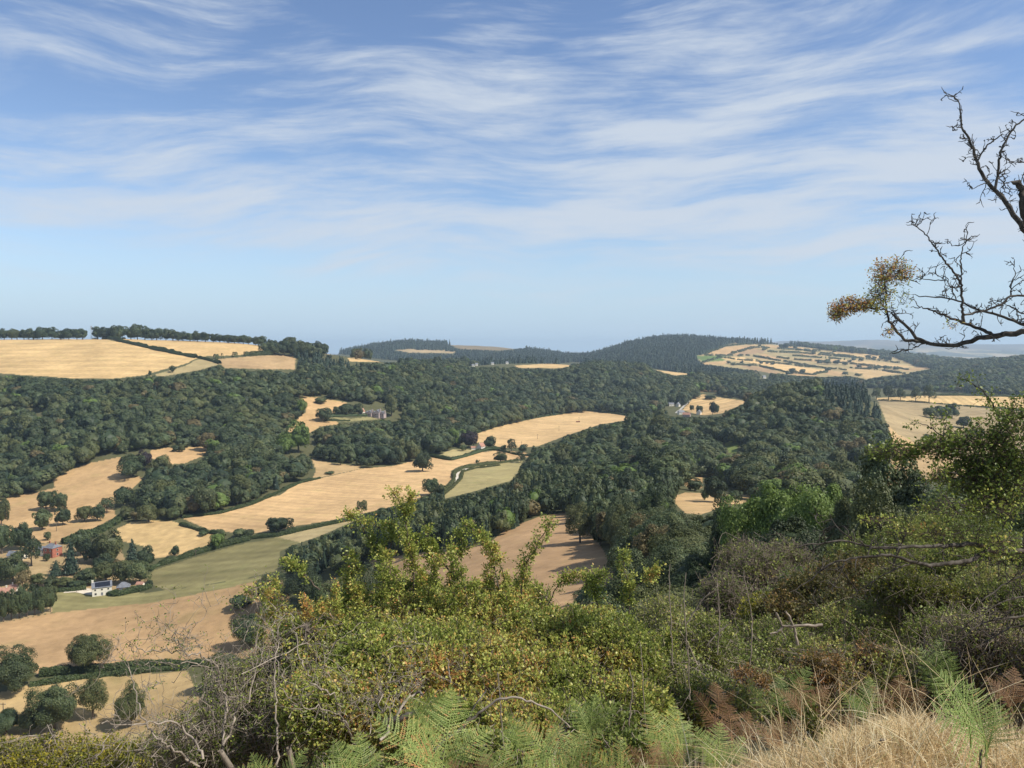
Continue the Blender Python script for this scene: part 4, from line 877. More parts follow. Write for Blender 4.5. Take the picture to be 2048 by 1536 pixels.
hedge([(1757,801),(1800,803),(1860,807),(1960,814),(2045,822)], 2.5, 'thin dark hedge between the striped field and the brown pasture', y0=1100, y1=1700, wm=3, gap=.3)
hedge([(1780,774),(1900,781),(2045,792),(2110,796)], 4.5, 'dark hedge along the top of the striped field', y0=1300, y1=1900, wm=5)
# hedges and bushes between the patchwork fields
PH = [[(1410,711),(1450,712),(1500,712),(1540,719)],[(1405,726),(1440,715),(1500,722),(1560,728),(1620,735)],[(1463,708),(1500,698),(1530,695)],[(1411,708),(1449,693),(1504,689)],[(1535,704),(1600,707),(1660,712),(1720,716)],[(1553,716),(1620,722),(1700,727)],[(1510,714),(1570,724),(1640,735)],
 [(1470,730),(1520,733),(1575,745)],[(1590,700),(1640,706),(1700,714)],[(1670,713),(1740,719),(1800,727)],[(1575,747),(1627,750),(1655,744)],[(1600,730),(1660,738),(1700,742)],[(1700,736),(1750,740),(1810,748)],[(1530,696),(1590,700),(1640,703)],[(1585,712),(1640,716),(1690,720)],[(1700,728),(1760,735),(1820,740)]]
PN_ = ['under the green field','over the long gold field','beside the brown triangle','under the forest edge','across the olive strips','above the lower olive field','left of the long gold field','in front of the plantation','below the top farm','above the right gold field','under the long gold field','over the lower tan fields','through the right tan fields','near the hill crest','among the middle strips','below the right gold field']
for pts, nm in zip(PH, PN_):
    hedge(pts, 3.6, 'far dark hedgerow ' + nm + ' on the patchwork hillside', y0=2500, y1=5900, wm=10, gap=.33, size=2.2, group=None)
PT = [(1483,727,6,8),(1522,728,6,8),(1545,730,6,9),(1500,733,5,8),(1585,748,12,18),(1605,748,10,14),(1575,750,9,12),(1640,728,10,14),(1655,729,12,16),(1672,729,11,15),(1690,731,9,13),(1700,725,6,9),(1707,722,9,10),(1722,723,10,11),(1736,716,7,12),(1748,718,6,10),(1765,720,12,20),(1778,722,10,14),(1718,735,6,10),(1755,738,8,16),(1775,739,9,18),(1792,740,8,16),(1740,738,6,12),(1562,697,9,12),(1572,698,12,16),(1580,694,7,12),(1590,697,6,10),(1627,709,6,8),(1668,705,5,9),(1640,711,5,8),(1528,701,6,9),(1520,693,5,8),(1532,699,7,9),(1655,742,7,14),(1690,750,7,14),(1715,752,6,16),(1535,728,5,7),(1458,727,6,10),(1467,731,7,12),(1610,701,5,8)]
rp = np.random.default_rng(3)
for (u, v, hp, wp) in PT:
    tree_px(u, v, hp, wp, 'far', None, 'far dark round tree in the hedges of the patchwork hillside', 2500, 5900, group='far round trees of the patchwork hillside', trunk=False)
for u in range(1482, 1560, 6):
    tree_px(u, 689, 3.5 + rp.uniform(-.5, .8), 6, 'far', None, 'tiny tree on the crest of the patchwork hill', 4000, 5900, group='tiny trees along the crest of the patchwork hill', trunk=False)
# white track between its hedges, and the lane
def ribbon(name, label, pts, wm, col, y0, y1, lift=.12):
    P = np.array([G2(u, v, y0, y1) for u, v in pts]); P = resample(P, max(8, int(len(P) * 8)))
    d = np.gradient(P[:, :2], axis=0); d /= np.maximum(np.linalg.norm(d, axis=1, keepdims=True), 1e-6); nn = np.stack([-d[:, 1], d[:, 0]], 1)
    cols = []
    for s in (-.5, -.17, .17, .5):
        q = P[:, :2] + nn * wm * s; cols.append(np.stack([q[:, 0], q[:, 1], H(q[:, 0], q[:, 1]) + lift], 1))
    V = np.stack(cols, 1).reshape(-1, 3); n = len(P); i = np.arange(n - 1)[:, None] * 4 + np.arange(3)[None]; i = i.ravel()
    me = mesh_np(name, V, np.stack([i, i + 1, i + 5, i + 4], 1), simple(name, col, .95, .1, .2, .3), True)
    o = link(name, me); o['kind'] = 'structure'; o['label'] = label
ribbon('track', 'white gravel track curving between green hedges', [(965,934),(935,938),(916,942),(911,950),(912,960),(900,972),(888,984)], 5.5, (.55, .5, .42), 520, 1200)
ribbon('drive', 'pale gravel drive in front of the white house', [(130,1182),(160,1180),(185,1185),(215,1188)], 9, (.55, .48, .38), 400, 560)
ribbon('road', 'pale village road', [(1352,826),(1362,818),(1380,800),(1388,790),(1400,780)], 4.5, (.36, .34, .31), 1400, 2400)

# ------------------------------------------------------------------ buildings
M_WHITE = simple('white_render', (.64, .61, .52), .8, .2, .06, .6); M_BRICK = simple('red_brick', (.33, .125, .085), .9, .1, .25, 1.5)
M_SLATE = simple('slate', (.14, .15, .17), .6, .4, .2, .8); M_SOLAR = simple('solar_glass', (.012, .014, .022), .15, .6, .1, .5)
M_GLASS = simple('window_glass', (.03, .035, .04), .1, .6, .1, .5); M_TERR = simple('terracotta_tile', (.34, .19, .14), .85, .1, .2, .8)
M_STONE = simple('pink_stone', (.36, .29, .27), .9, .1, .2, .5); M_TIMB = simple('timber', (.30, .17, .09), .85, .1, .2, 1.0); M_STEEL = simple('galvanised_steel', (.35, .36, .37), .5, .5, .1, 1)
def gable_house(name, label, u, v, y0, y1, L, D, hw, hr, rot, wall, roof, wins=(), chim=(), hip=0.0, cat='house', doors=(), solar=False):
    p = G2(u, v, y0, y1); r = empty(name, tuple(p)); r.rotation_euler = (0, 0, rot); tag(r, label, cat)
    w = MB(); x, y = L / 2, D / 2
    if hip: w.box(-x, -y, -1.5, x, y, hw)
    else: w.poly([(-x,-y,-1.5),(x,-y,-1.5),(x,y,-1.5),(-x,y,-1.5),(-x,-y,hw),(x,-y,hw),(x,y,hw),(-x,y,hw),(-x,0,hw+hr),(x,0,hw+hr)],[(0,1,5,4),(2,3,7,6),(1,2,6,9,5),(3,0,4,8,7)])
    w.build('wall', wall, r)
    m = MB(); e = .35; xr = x * (1 - hip) + (0 if hip else e); z0 = hw - e * hr / y
    zt = hw + hr + .12
    if hip: m.poly([(-x-e,-y-e,hw),(x+e,-y-e,hw),(x+e,y+e,hw),(-x-e,y+e,hw),(-xr,0,zt),(xr,0,zt)],[(0,1,5,4),(1,2,5),(2,3,4,5),(3,0,4),(3,2,1,0)])
    else: m.poly([(-xr,-y-e,z0),(xr,-y-e,z0),(xr,0,zt),(-xr,0,zt),(-xr,y+e,z0),(xr,y+e,z0),(-xr,-y-e,z0+.18),(xr,-y-e,z0+.18),(xr,0,zt+.18),(-xr,0,zt+.18),(-xr,y+e,z0+.18),(xr,y+e,z0+.18)],
        [(6,7,8,9),(9,8,11,10),(0,3,2,1),(3,4,5,2),(0,1,7,6),(4,10,11,5),(0,6,9,3),(3,9,10,4),(1,2,8,7),(2,5,11,8)])
    rf = m.build('roof', roof, r)
    for cx, cw in chim:
        c = MB(); c.box(cx - cw, -cw * .7, hw + hr * .4, cx + cw, cw * .7, hw + hr + 1.3); c.box(cx - cw * 1.15, -cw * .85, hw + hr + 1.3, cx + cw * 1.15, cw * .85, hw + hr + 1.5)
        c.build('chimney', wall if wall != M_WHITE else M_WHITE, rf)
    if solar:
        c = MB(); f0, f1 = .12, .88; lo = lambda s: (-(y + e) * (1 - s), z0 + .26 + (zt - z0) * s)
        (ya, za), (yb, zb) = lo(f0), lo(f1); c.quad((-x*.7,ya,za),(x*.85,ya,za),(x*.85,yb,zb),(-x*.7,yb,zb)); c.quad((-x*.7,ya,za-.08),(-x*.7,yb,zb-.08),(x*.85,yb,zb-.08),(x*.85,ya,za-.08)); c.build('solar_panel', M_SOLAR, rf)
    for (wx, wz, ww, wh, side) in wins:
        c = MB(); g = MB()
        if side == 'f': c.box(wx-ww/2,-y-.06,wz,wx+ww/2,-y+.02,wz+wh); g.box(wx-ww/2+.12,-y-.09,wz+.12,wx+ww/2-.12,-y-.065,wz+wh-.12)
        elif side == 'l': c.box(-x-.06,wx-ww/2,wz,-x+.02,wx+ww/2,wz+wh); g.box(-x-.09,wx-ww/2+.12,wz+.12,-x-.065,wx+ww/2-.12,wz+wh-.12)
        else: c.box(x-.02,wx-ww/2,wz,x+.06,wx+ww/2,wz+wh); g.box(x+.065,wx-ww/2+.12,wz+.12,x+.09,wx+ww/2-.12,wz+wh-.12)
        f = c.build('window', M_WHITE, r); g.build('pane', M_GLASS, f)
    for (wx, ww, wh) in doors:
        c = MB(); c.box(wx-ww/2,-y-.07,0,wx+ww/2,-y+.02,wh); c.build('door', M_SLATE, r)
    return r
gable_house('white_house', 'white two storey farmhouse with dark solar roof and clipped hedge', 204, 1188, 420, 520, 10.5, 8.0, 5.2, 2.3, rad(28), M_WHITE, M_SLATE,
    [(-3.6,3.3,1.1,1.2,'f'),(0,3.3,1.1,1.2,'f'),(3.4,3.3,1.1,1.2,'f'),(-3.4,.8,1.3,1.4,'f'),(3.2,.8,1.3,1.4,'f'),(-1.8,3.2,1,1.2,'l'),(1.5,.9,1,1.3,'l')], [(-4.9,.55)], solar=True, doors=[(0,1.1,2.1)])
gable_house('garage', 'small timber outbuilding with grey hipped roof right of the white house', 247, 1180, 420, 540, 7.2, 6, 2.4, 2.6, rad(20), M_TIMB, M_SLATE, hip=.75, cat='outbuilding', doors=[(-1,2.2,2.1)])
gable_house('low_shed', 'low shed with pinkish roof beyond the garage hedge', 281, 1172, 430, 600, 4, 3, 1.5, 1.0, rad(-5), M_WHITE, M_TERR, cat='outbuilding')
gable_house('brick_house', 'red brick house with grey hipped roof and white windows', 106, 1112, 480, 640, 8.6, 8.0, 6.6, 2.4, rad(-20), M_BRICK, M_SLATE,
    [(-2.2,4.1,1.7,1.7,'f'),(2.0,4.1,1.5,1.7,'f'),(-2.2,.8,1.7,1.9,'f'),(2.0,.8,1.5,1.9,'f'),(0,4.1,1.4,1.6,'r'),(0,.9,1.4,1.8,'r'),(-1,4.1,1.4,1.6,'l')], [(-2.6,.4),(2.8,.4)], hip=.45)
gable_house('white_wing', 'white wing with slate roof joined left of the brick house', 87, 1110, 480, 660, 8.5, 6, 4.2, 1.9, rad(-8), M_WHITE, M_SLATE, [(-2,2.4,1.2,1.2,'f'),(1.6,2.4,1.2,1.2,'f'),(-1.5,.5,1.6,1.5,'f')], [(-2.6,.4)])
gable_house('barn', 'long white barn with grey roof left of the brick house', 35, 1117, 480, 640, 11.5, 6, 2.8, 2.3, rad(-4), M_WHITE, M_SLATE, [(-3,.8,1.3,1.1,'f'),(2.5,.8,1.3,1.1,'f')], cat='barn')
gable_house('cottage', 'low cottage with terracotta roof at the left edge', 8, 1191, 440, 600, 9.5, 6, 2.4, 2.2, rad(8), M_WHITE, M_TERR, [(-2,.6,1.2,1.2,'f'),(2,.6,1.2,1.2,'f')], [(1.5,.35)])
gable_house('cottage', 'second terracotta roofed cottage behind the slim dark trees', 30, 1184, 440, 620, 6.5, 5, 2.4, 2.0, rad(-12), M_WHITE, M_TERR, [(0,.6,1.2,1.2,'f')], [(-1.5,.35)])
gable_house('cottage', 'white gabled cottage at the foot of the middle wood', 962, 899, 850, 1200, 10, 6.5, 4.2, 3.8, rad(62), M_WHITE, M_TERR, [(0,.9,1.2,1.4,'l'),(-2,2.2,1,1.1,'f')], [(-4,.4)])
gable_house('low_shed', 'small white shed joined left of the gabled cottage', 947, 899, 850, 1250, 6, 4.5, 2.4, 1.4, rad(10), M_WHITE, M_TERR, cat='outbuilding')
# manor: stone blocks with many gables and chimneys
def manor():
    p = G2(748, 833, 950, 1350); r = empty('manor_house', tuple(p)); r.rotation_euler = (0, 0, rad(-12)); tag(r, 'pinkish stone manor house with many gables and tall chimneys in the wood', 'manor house')
    x = -13
    for i, (L, D, hw, hr, yy) in enumerate([(6,9,4.5,3,0),(5.5,12,5.8,3.2,-1.5),(5.5,9,4.8,3,0),(6.5,13,6.4,3.6,-2),(6,10,4.6,3.2,0)]):
        w = MB(); y = D / 2
        w.poly([(x,-y+yy,-2),(x+L,-y+yy,-2),(x+L,y+yy,-2),(x,y+yy,-2),(x,-y+yy,hw),(x+L,-y+yy,hw),(x+L,y+yy,hw),(x,y+yy,hw),(x+L/2,-y+yy,hw+hr),(x+L/2,y+yy,hw+hr)],[(0,1,5,8,4),(1,2,6,5),(2,3,7,9,6),(3,0,4,7)])
        w.build('wall', M_STONE, r)
        m = MB(); m.poly([(x-.3,-y+yy+.3,hw),(x+L/2,-y+yy+.3,hw+hr+.3),(x+L/2,y+yy-.3,hw+hr+.3),(x-.3,y+yy-.3,hw),(x+L+.3,-y+yy+.3,hw),(x+L+.3,y+yy-.3,hw)],[(0,1,2,3),(1,4,5,2),(0,4,1),(3,2,5)])
        rf = m.build('roof', M_SLATE, r)
        c = MB(); c.box(x+L-.6,yy-1,hw,x+L+.5,yy+1,hw+hr+1.3); c.box(x+L-.6,yy-3.6,hw-1,x+L+.4,yy-2.6,hw+hr+.9); c.build('chimney', M_STONE, rf)
        for k in range(2):
            for q in (.8, 3.0):
                c = MB(); c.box(x+1+k*2.3,-y+yy-.05,q,x+2.3+k*2.3,-y+yy+.05,q+1.3); c.build('window', M_GLASS, r)
        x += L + .01
manor()
gable_house('lodge', 'pale gabled lodge left of the manor roofs', 724, 830, 950, 1350, 7, 6, 5, 4.2, rad(70), M_WHITE, M_TERR, [(0,1,1.2,1.4,'l')], cat='lodge')
VH = [(1362,829,7,.3,'white village house at the bottom of the lane'),(1373,834,8,-.4,'low cream village cottage nearest the wooded hill'),(1398,829,6,1.1,'white village house between the upright trees'),(1342,812,7,.2,'grey roofed village house at the left of the lane'),(1356,813,5,.9,'small white village barn by the lane'),(1268,812,8,.1,'buff village house half hidden left of the lane')]
for u, v, L, rt, lb in VH:
    gable_house('cottage', lb, u, v, 1400, 2300, L * 1.6, 7, 4.5, 3.2, rt, M_WHITE if 'buff' not in lb and 'cream' not in lb else M_STONE, M_SLATE if 'cream' not in lb else M_TERR, [(0,1.2,1.2,1.3,'f'),(-2,1.2,1.2,1.3,'f')], [(2,.4)])
gable_house('farmhouse', 'white farmhouse above the dark plantation', 1528, 757, 2500, 3300, 12, 8, 6, 4, .4, M_WHITE, M_SLATE, [(0,1.5,2,2,'f')], [(3,.5)])
for u, v, lb in [(953,731,'leftmost of the small white houses on the middle ridge'),(985,731,'cream house on the middle ridge between white ones'),(1014,731,'rightmost white house on the middle ridge'),(946,738,'white house lowest in the trees of the middle ridge')]:
    gable_house('cottage', lb, u, v - 4, 1500, 2400, 8, 6, 5, 3, .3, M_WHITE, M_SLATE, [(0,1.2,1.6,1.3,'f')])
# telecom mast on the plateau with its cabins, poles in the fields
def mast(u, v, hpx, name, label, wood=False, y0=200, y1=1700):
    p = G2(u, v, y0, y1); s = p[1] / F; h = hpx * s; r = empty(name, tuple(p)); tag(r, label, 'mast' if not wood else 'pole')
    if wood:
        V, Fq = tubes([[[0,0,-.5],[0,0,h*.5],[0,0,h]]], [[.22,.18,.14]], 6); link('pole', mesh_np('pole', V, Fq, MTRUNK), r)
        c = MB(); c.box(-1.1,-.08,h-.7,1.1,.08,h-.5); c.build('crossarm', MTRUNK, r)
        for q in (-.95, 0, .95):
            c = MB(); c.box(q-.06,-.06,h-.498,q+.06,.06,h-.25); c.build('insulator', M_STEEL, r)
    else:
        w = 1.1; P = []; R = []
        for sx in (-1, 1):
            for sy in (-1, 1): P.append([[sx*w,sy*w,0],[sx*w*.7,sy*w*.7,h*.5],[sx*w*.4,sy*w*.4,h]]); R.append([.16,.14,.12])
        for i in range(10):
            z = h * i / 10; k = w * (1 - .6 * i / 10); k2 = w * (1 - .6 * (i + 1) / 10); z2 = h * (i + 1) / 10
            P.append([[-k,-k,z],[0,-(k+k2)/2,(z+z2)/2],[k2,-k2,z2]]); R.append([.07]*3); P.append([[k,k,z],[(k+k2)/2,0,(z+z2)/2],[k2,-k2,z2]]); R.append([.07]*3)
        V, Fq = tubes(P, R, 4); link('lattice', mesh_np('lattice', V, Fq, M_STEEL), r)
        for a in (0, 2.1, 4.2):
            c = MB(); c.box(.9,-.3,h*.84,1.3,.3,h*.98); ob = c.build('antenna', M_STEEL, r); ob.rotation_euler = (0, 0, a)
mast(183, 677, 27, 'telecom_mast', 'thin lattice radio mast between the skyline trees', y0=1350, y1=1640)
for u, lb in ((187, 'left white equipment cabin at the foot of the radio mast'), (193, 'right white equipment cabin at the foot of the radio mast')):
    gable_house('equipment_cabin', lb, u, 677.5, 1350, 1620, 4.5, 3, 2.2, .6, 0, M_WHITE, M_WHITE, cat='cabin', doors=[(0,.9,1.9)])
for u, v, hp, lb in [(113,1063,20,'dark wooden pole in front of the egg-shaped trees'),(218,1055,16,'pale wooden pole beside the sunken lane'),(391,1112,12,'short wooden pole in the hedge of the green field'),(87,1180,22,'wooden pole behind the row of shrubs'),(7,1435,30,'wooden pole at the lower left edge'),(475,1012,20,'pole at the edge of the rounded grove')]:
    mast(u, v, hp, 'utility_pole', lb, True)
for u, v, hp, lb in [(1158,843,9,'pole behind the hay trailer in the far stubble field'),(1118,862,10,'middle pole in the far stubble field'),(1075,878,10,'pole low in the far stubble field'),(1043,892,9,'pole beside the field tree row')]:
    mast(u, v, hp, 'utility_pole', lb, True, 1000, 1750)
p = G2(1156, 845, 1000, 1750); r = empty('trailer', tuple(p)); tag(r, 'dark red farm trailer parked in the far stubble field', 'trailer'); r.rotation_euler = (0, 0, .2)
M_RUST = simple('rust_red', (.16, .05, .04), .8, .2, .2, 1)
c = MB(); c.box(-3.2,-1.1,1.0,3.2,1.1,1.25); c.box(-3.2,-1.1,1.251,3.2,-1.0,2.2); c.box(-3.2,1.0,1.251,3.2,1.1,2.2); c.box(-3.2,-.999,1.251,-3.1,.999,2.2); c.box(3.1,-.999,1.251,3.2,.999,2.2); c.build('body', M_RUST, r)
for xx_ in (-1.6, 1.6):
    for s in (-1, 1):
        a = np.arange(14) * 2 * math.pi / 14; c = MB(); n = 14
        c.poly([(xx_+.5*math.cos(q), s*1.0-.15, .5+.5*math.sin(q)) for q in a] + [(xx_+.5*math.cos(q), s*1.0+.15, .5+.5*math.sin(q)) for q in a], [tuple(range(n))[::-1], tuple(range(n, 2*n))] + [(i, (i+1)%n, (i+1)%n+n, i+n) for i in range(n)])
        c.build('wheel', M_SOLAR, r)

# ------------------------------------------------------------------ the rest of the woods
farsrc = []; consrc = []
q = np.random.default_rng(1)
for k in range(5): 
    i = int(np.nonzero(isb & ~single & (cand[:, 6] == 3))[0][400 + 37 * k]); single[i] = True
    x, y, z, w, h = cand[i, :5]; r = empty('broadleaf_tree', (x, y, z - .3)); r.scale = (w, w, h); tag(r, 'dark green broadleaf tree in the ' + WOODS[3][5], 'tree', 'dark green broadleaf trees of the middle wood')
    farsrc.append(link('crown', LIB['far', k], r)); link('trunk', LIB['trunk', k % 3], r)
for mt, k in (('olive', 1), ('lime', 2), ('ochre', 3)):
    i = int(np.nonzero(isb & ~single & (cand[:, 6] == 0))[0][100 + 37 * k]); single[i] = True
    x, y, z, w, h = cand[i, :5]; r = empty('broadleaf_tree', (x, y, z - .3)); r.scale = (w, w, h); tag(r, {'olive':'olive green','lime':'fresh green','ochre':'dry ochre'}[mt] + ' broadleaf tree in the ' + LEFTW, 'tree', {'olive':'olive green','lime':'fresh green','ochre':'dry ochre'}[mt] + ' broadleaf trees of the left wood')
    farsrc.append(link('crown', recol(LIB['far', k], M_LIST[mt]), r)); link('trunk', LIB['trunk', k % 3], r)
for k in range(3):
    i = int(np.nonzero(~isb & ~single & (cand[:, 6] == 5))[0][20 + 5 * k]); single[i] = True
    x, y, z, w, h = cand[i, :5]; r = empty('conifer_tree', (x, y, z - .3)); r.scale = (w, w, h); tag(r, 'dark pointed conifer in the spruce block on the ' + WOODS[5][5], 'tree', 'dark pointed conifers of the spruce block')
    consrc.append(link('crown', LIB['cfar', k], r)); link('trunk', LIB['trunk', k], r)
rest = cand[~single]; rb = np.random.default_rng(4)
ti = rb.integers(0, 5, len(rest)); pat = fbm(rest[:, 0] / 90, rest[:, 1] / 90, 61)
ti = np.where((rest[:, 7] > .70 - 1.3 * (pat - .5)), 5, ti); ti = np.where(rest[:, 7] > .95, 6, ti); ti = np.where(rest[:, 7] > .98, 7, ti)
ti = np.where(rest[:, 5] == 1, 8 + rb.integers(0, 3, len(rest)), ti)
rest = np.concatenate([rest, ti[:, None]], 1)
srcs = (farsrc + consrc)[::-1]     # join order puts the last link first
print('trees', len(cand), 'rest', len(rest), [int((rest[:, 6] == i).sum()) for i in range(len(WOODS))])
for wi, w in enumerate(WOODS):
    rows = rest[rest[:, 6] == wi]
    if len(rows): wood_object('woodland', w[5], rows, srcs)
# ------------------------------------------------------------------ nearer slope: scrub and trees rooted on the falling hillside
def tree_at(u, vtop, Y, wp, kind, mat, label, group=None, name=None, cat='tree'):
    p = W(u, vtop, Y); zg = float(H(p[0], p[1])); return tree((p[0], p[1], zg - .2), wp * Y / F, p[2] - zg + .2, kind, mat, label, group, name, cat=cat)
for a in [
 (1500,990,88,120,'near','lime','fresh green tree at the left of the bright green group on the right slope'),
 (1562,968,82,140,'near','lime','tallest fresh green tree of the bright green group on the right slope'),
 (1640,964,76,140,'near','lime','fresh green tree at the right of the bright green group on the right slope'),
 (1700,990,70,120,'near','olive','olive tree ending the bright green group at the right'),
 (1455,1015,95,90,'near','dark','dark tree left of the bright green group on the right slope'),
 (1590,1030,60,170,'near','dark','dark tree low in front of the bright green group'),
 (1775,905,66,150,'looseN','dark','loose dark tree against the brown pasture at right'),
 (1850,950,58,170,'near','dark','dark bushy tree under the brown pasture at right'),
 (1960,930,62,190,'looseN','olive','loose olive tree under the brown pasture at right'),
 (2060,900,56,200,'near','dark','dark tree at the right edge under the brown pasture'),
 (1740,1000,48,150,'near','olive','olive tree in the scrub right of the bright green group'),
 (1920,1010,44,220,'near','dark','wide dark tree in the scrub at the far right'),
 (1190,1165,125,110,'near','dark','bluish green thicket tree under the brown hill pasture'),
 (1255,1118,118,120,'near','dark','dark scrub tree right of the brown hill pasture'),
 (1330,1108,108,130,'near','dark','dark scrub tree between the hill pasture and the grey twiggy bush'),
 (1400,1105,96,130,'near','dark','dark scrub tree left of the grey twiggy bush'),
 (1290,1165,84,150,'near','olive','olive scrub tree just above the central hawthorn'),
 (1210,1195,74,130,'looseN','dark','thin blue green scrub tree above the central hawthorn'),
 (1380,1170,66,170,'near','olive','olive scrub tree behind the tall pale stalks'),
 (1110,1235,90,120,'near','dark','dark scrub tree seen through the central hawthorn'),
 (640,1148,215,85,'near','dark','dark tree at the left tip of the near wood'),
 (700,1138,190,95,'near','olive','olive tree under the left tip of the near wood'),
 (755,1160,165,90,'near','dark','dark tree just above the hawthorn shoots'),
 (600,1180,190,90,'near','olive','olive tree above the dead shrub boughs'),
 (600,1225,95,150,'near','dark','dark tree low on the slope behind the hawthorn at left'),
 (520,1300,80,170,'near','dark','dark tree low on the slope behind the bare shrub'),
 (440,1385,70,170,'near','olive','olive tree low on the slope behind the bare shrub'),
 (700,1170,130,130,'near','dark','dark tree just left of the hawthorn top'),
 (360,1440,60,170,'near','dark','dark tree at the foot of the slope behind the bare shrub'),
 (760,1260,70,200,'near','dark','dark tree hidden behind the hawthorn'),
 (900,1280,70,200,'near','dark','dark tree hidden behind the middle of the hawthorn')]:
    cat = 'shrub' if 'scrub' in a[6] or 'thicket' in a[6] else 'tree'; tree_at(*a, cat=cat)

# ------------------------------------------------------------------ shrubs with real twigs and leaves
HAW = [(0, (.025, .04, .012)), (.35, (.12, .165, .036)), (.62, (.27, .32, .065)), (.80, (.46, .46, .12)), (.93, (.56, .38, .11)), (1, (.46, .22, .08))]
M_HAW = leafmat('hawthorn_leaf', HAW, 0, .35, .42)
M_SCR = leafmat('scrub_leaf', [(0, (.045, .07, .018)), (.45, (.17, .215, .05)), (.75, (.34, .345, .09)), (.9, (.42, .31, .12)), (1, (.30, .16, .08))], 0, .3, .5)
M_GORSE = leafmat('gorse_leaf', [(0, (.03, .045, .010)), (.45, (.12, .14, .025)), (.8, (.30, .27, .03)), (1, (.46, .34, .04))], 0, .3, .5)
M_RUSTL = leafmat('rusty_leaf', [(0, (.03, .045, .015)), (.4, (.12, .11, .03)), (.7, (.28, .17, .06)), (1, (.36, .16, .07))], 0, .3, .5)
M_TWIG = simple('grey_twig', (.24, .205, .165), .9, .1, .35, 9); M_MTWIG = simple('brown_twig', (.17, .14, .11), .9, .12, .45, 9); M_DTWIG = simple('dark_twig', (.105, .082, .065), .9, .12, .4, 9)
M_LICH = simple('lichened_bark', (.068, .06, .05), .95, .1, .6, 14)
def leaves_on(P, D, n, size, rng, tvb, spread=.03, asp=.62):
    """n leaves round each point P (m,3), growing mostly along D; tvb (m,) base tone"""
    m = len(P); Q = np.repeat(P, n, 0); d = unit(np.repeat(D, n, 0) + 1.0 * rng.standard_normal((m * n, 3)))
    Q = Q + d * spread * rng.uniform(.2, 1, (m * n, 1)); nn = unit(np.cross(d, rng.standard_normal((m * n, 3))) + np.array([.25, -.1, .55])); nn = unit(nn - d * (nn * d).sum(1, keepdims=True))
    s = np.cross(d, nn); L = size * rng.uniform(.55, 1.25, (m * n, 1)); Wd = L * asp * rng.uniform(.8, 1.2, (m * n, 1)) * .5
    f = nn * Wd * .35
    V = np.stack([Q, Q + d * L * .5 + s * Wd + f, Q + d * L, Q + d * L * .5 - s * Wd + f], 1).reshape(-1, 3)
    tv = np.repeat(tvb, n) + .13 * rng.standard_normal(m * n)
    return V, np.arange(4 * m * n).reshape(-1, 4), np.clip(tv, 0, 1)
def noise3(P, s, seed): return (fbm(P[:, 0] * s + P[:, 2] * s * .7, P[:, 1] * s + P[:, 2] * s, seed, 3) - .5) * 2
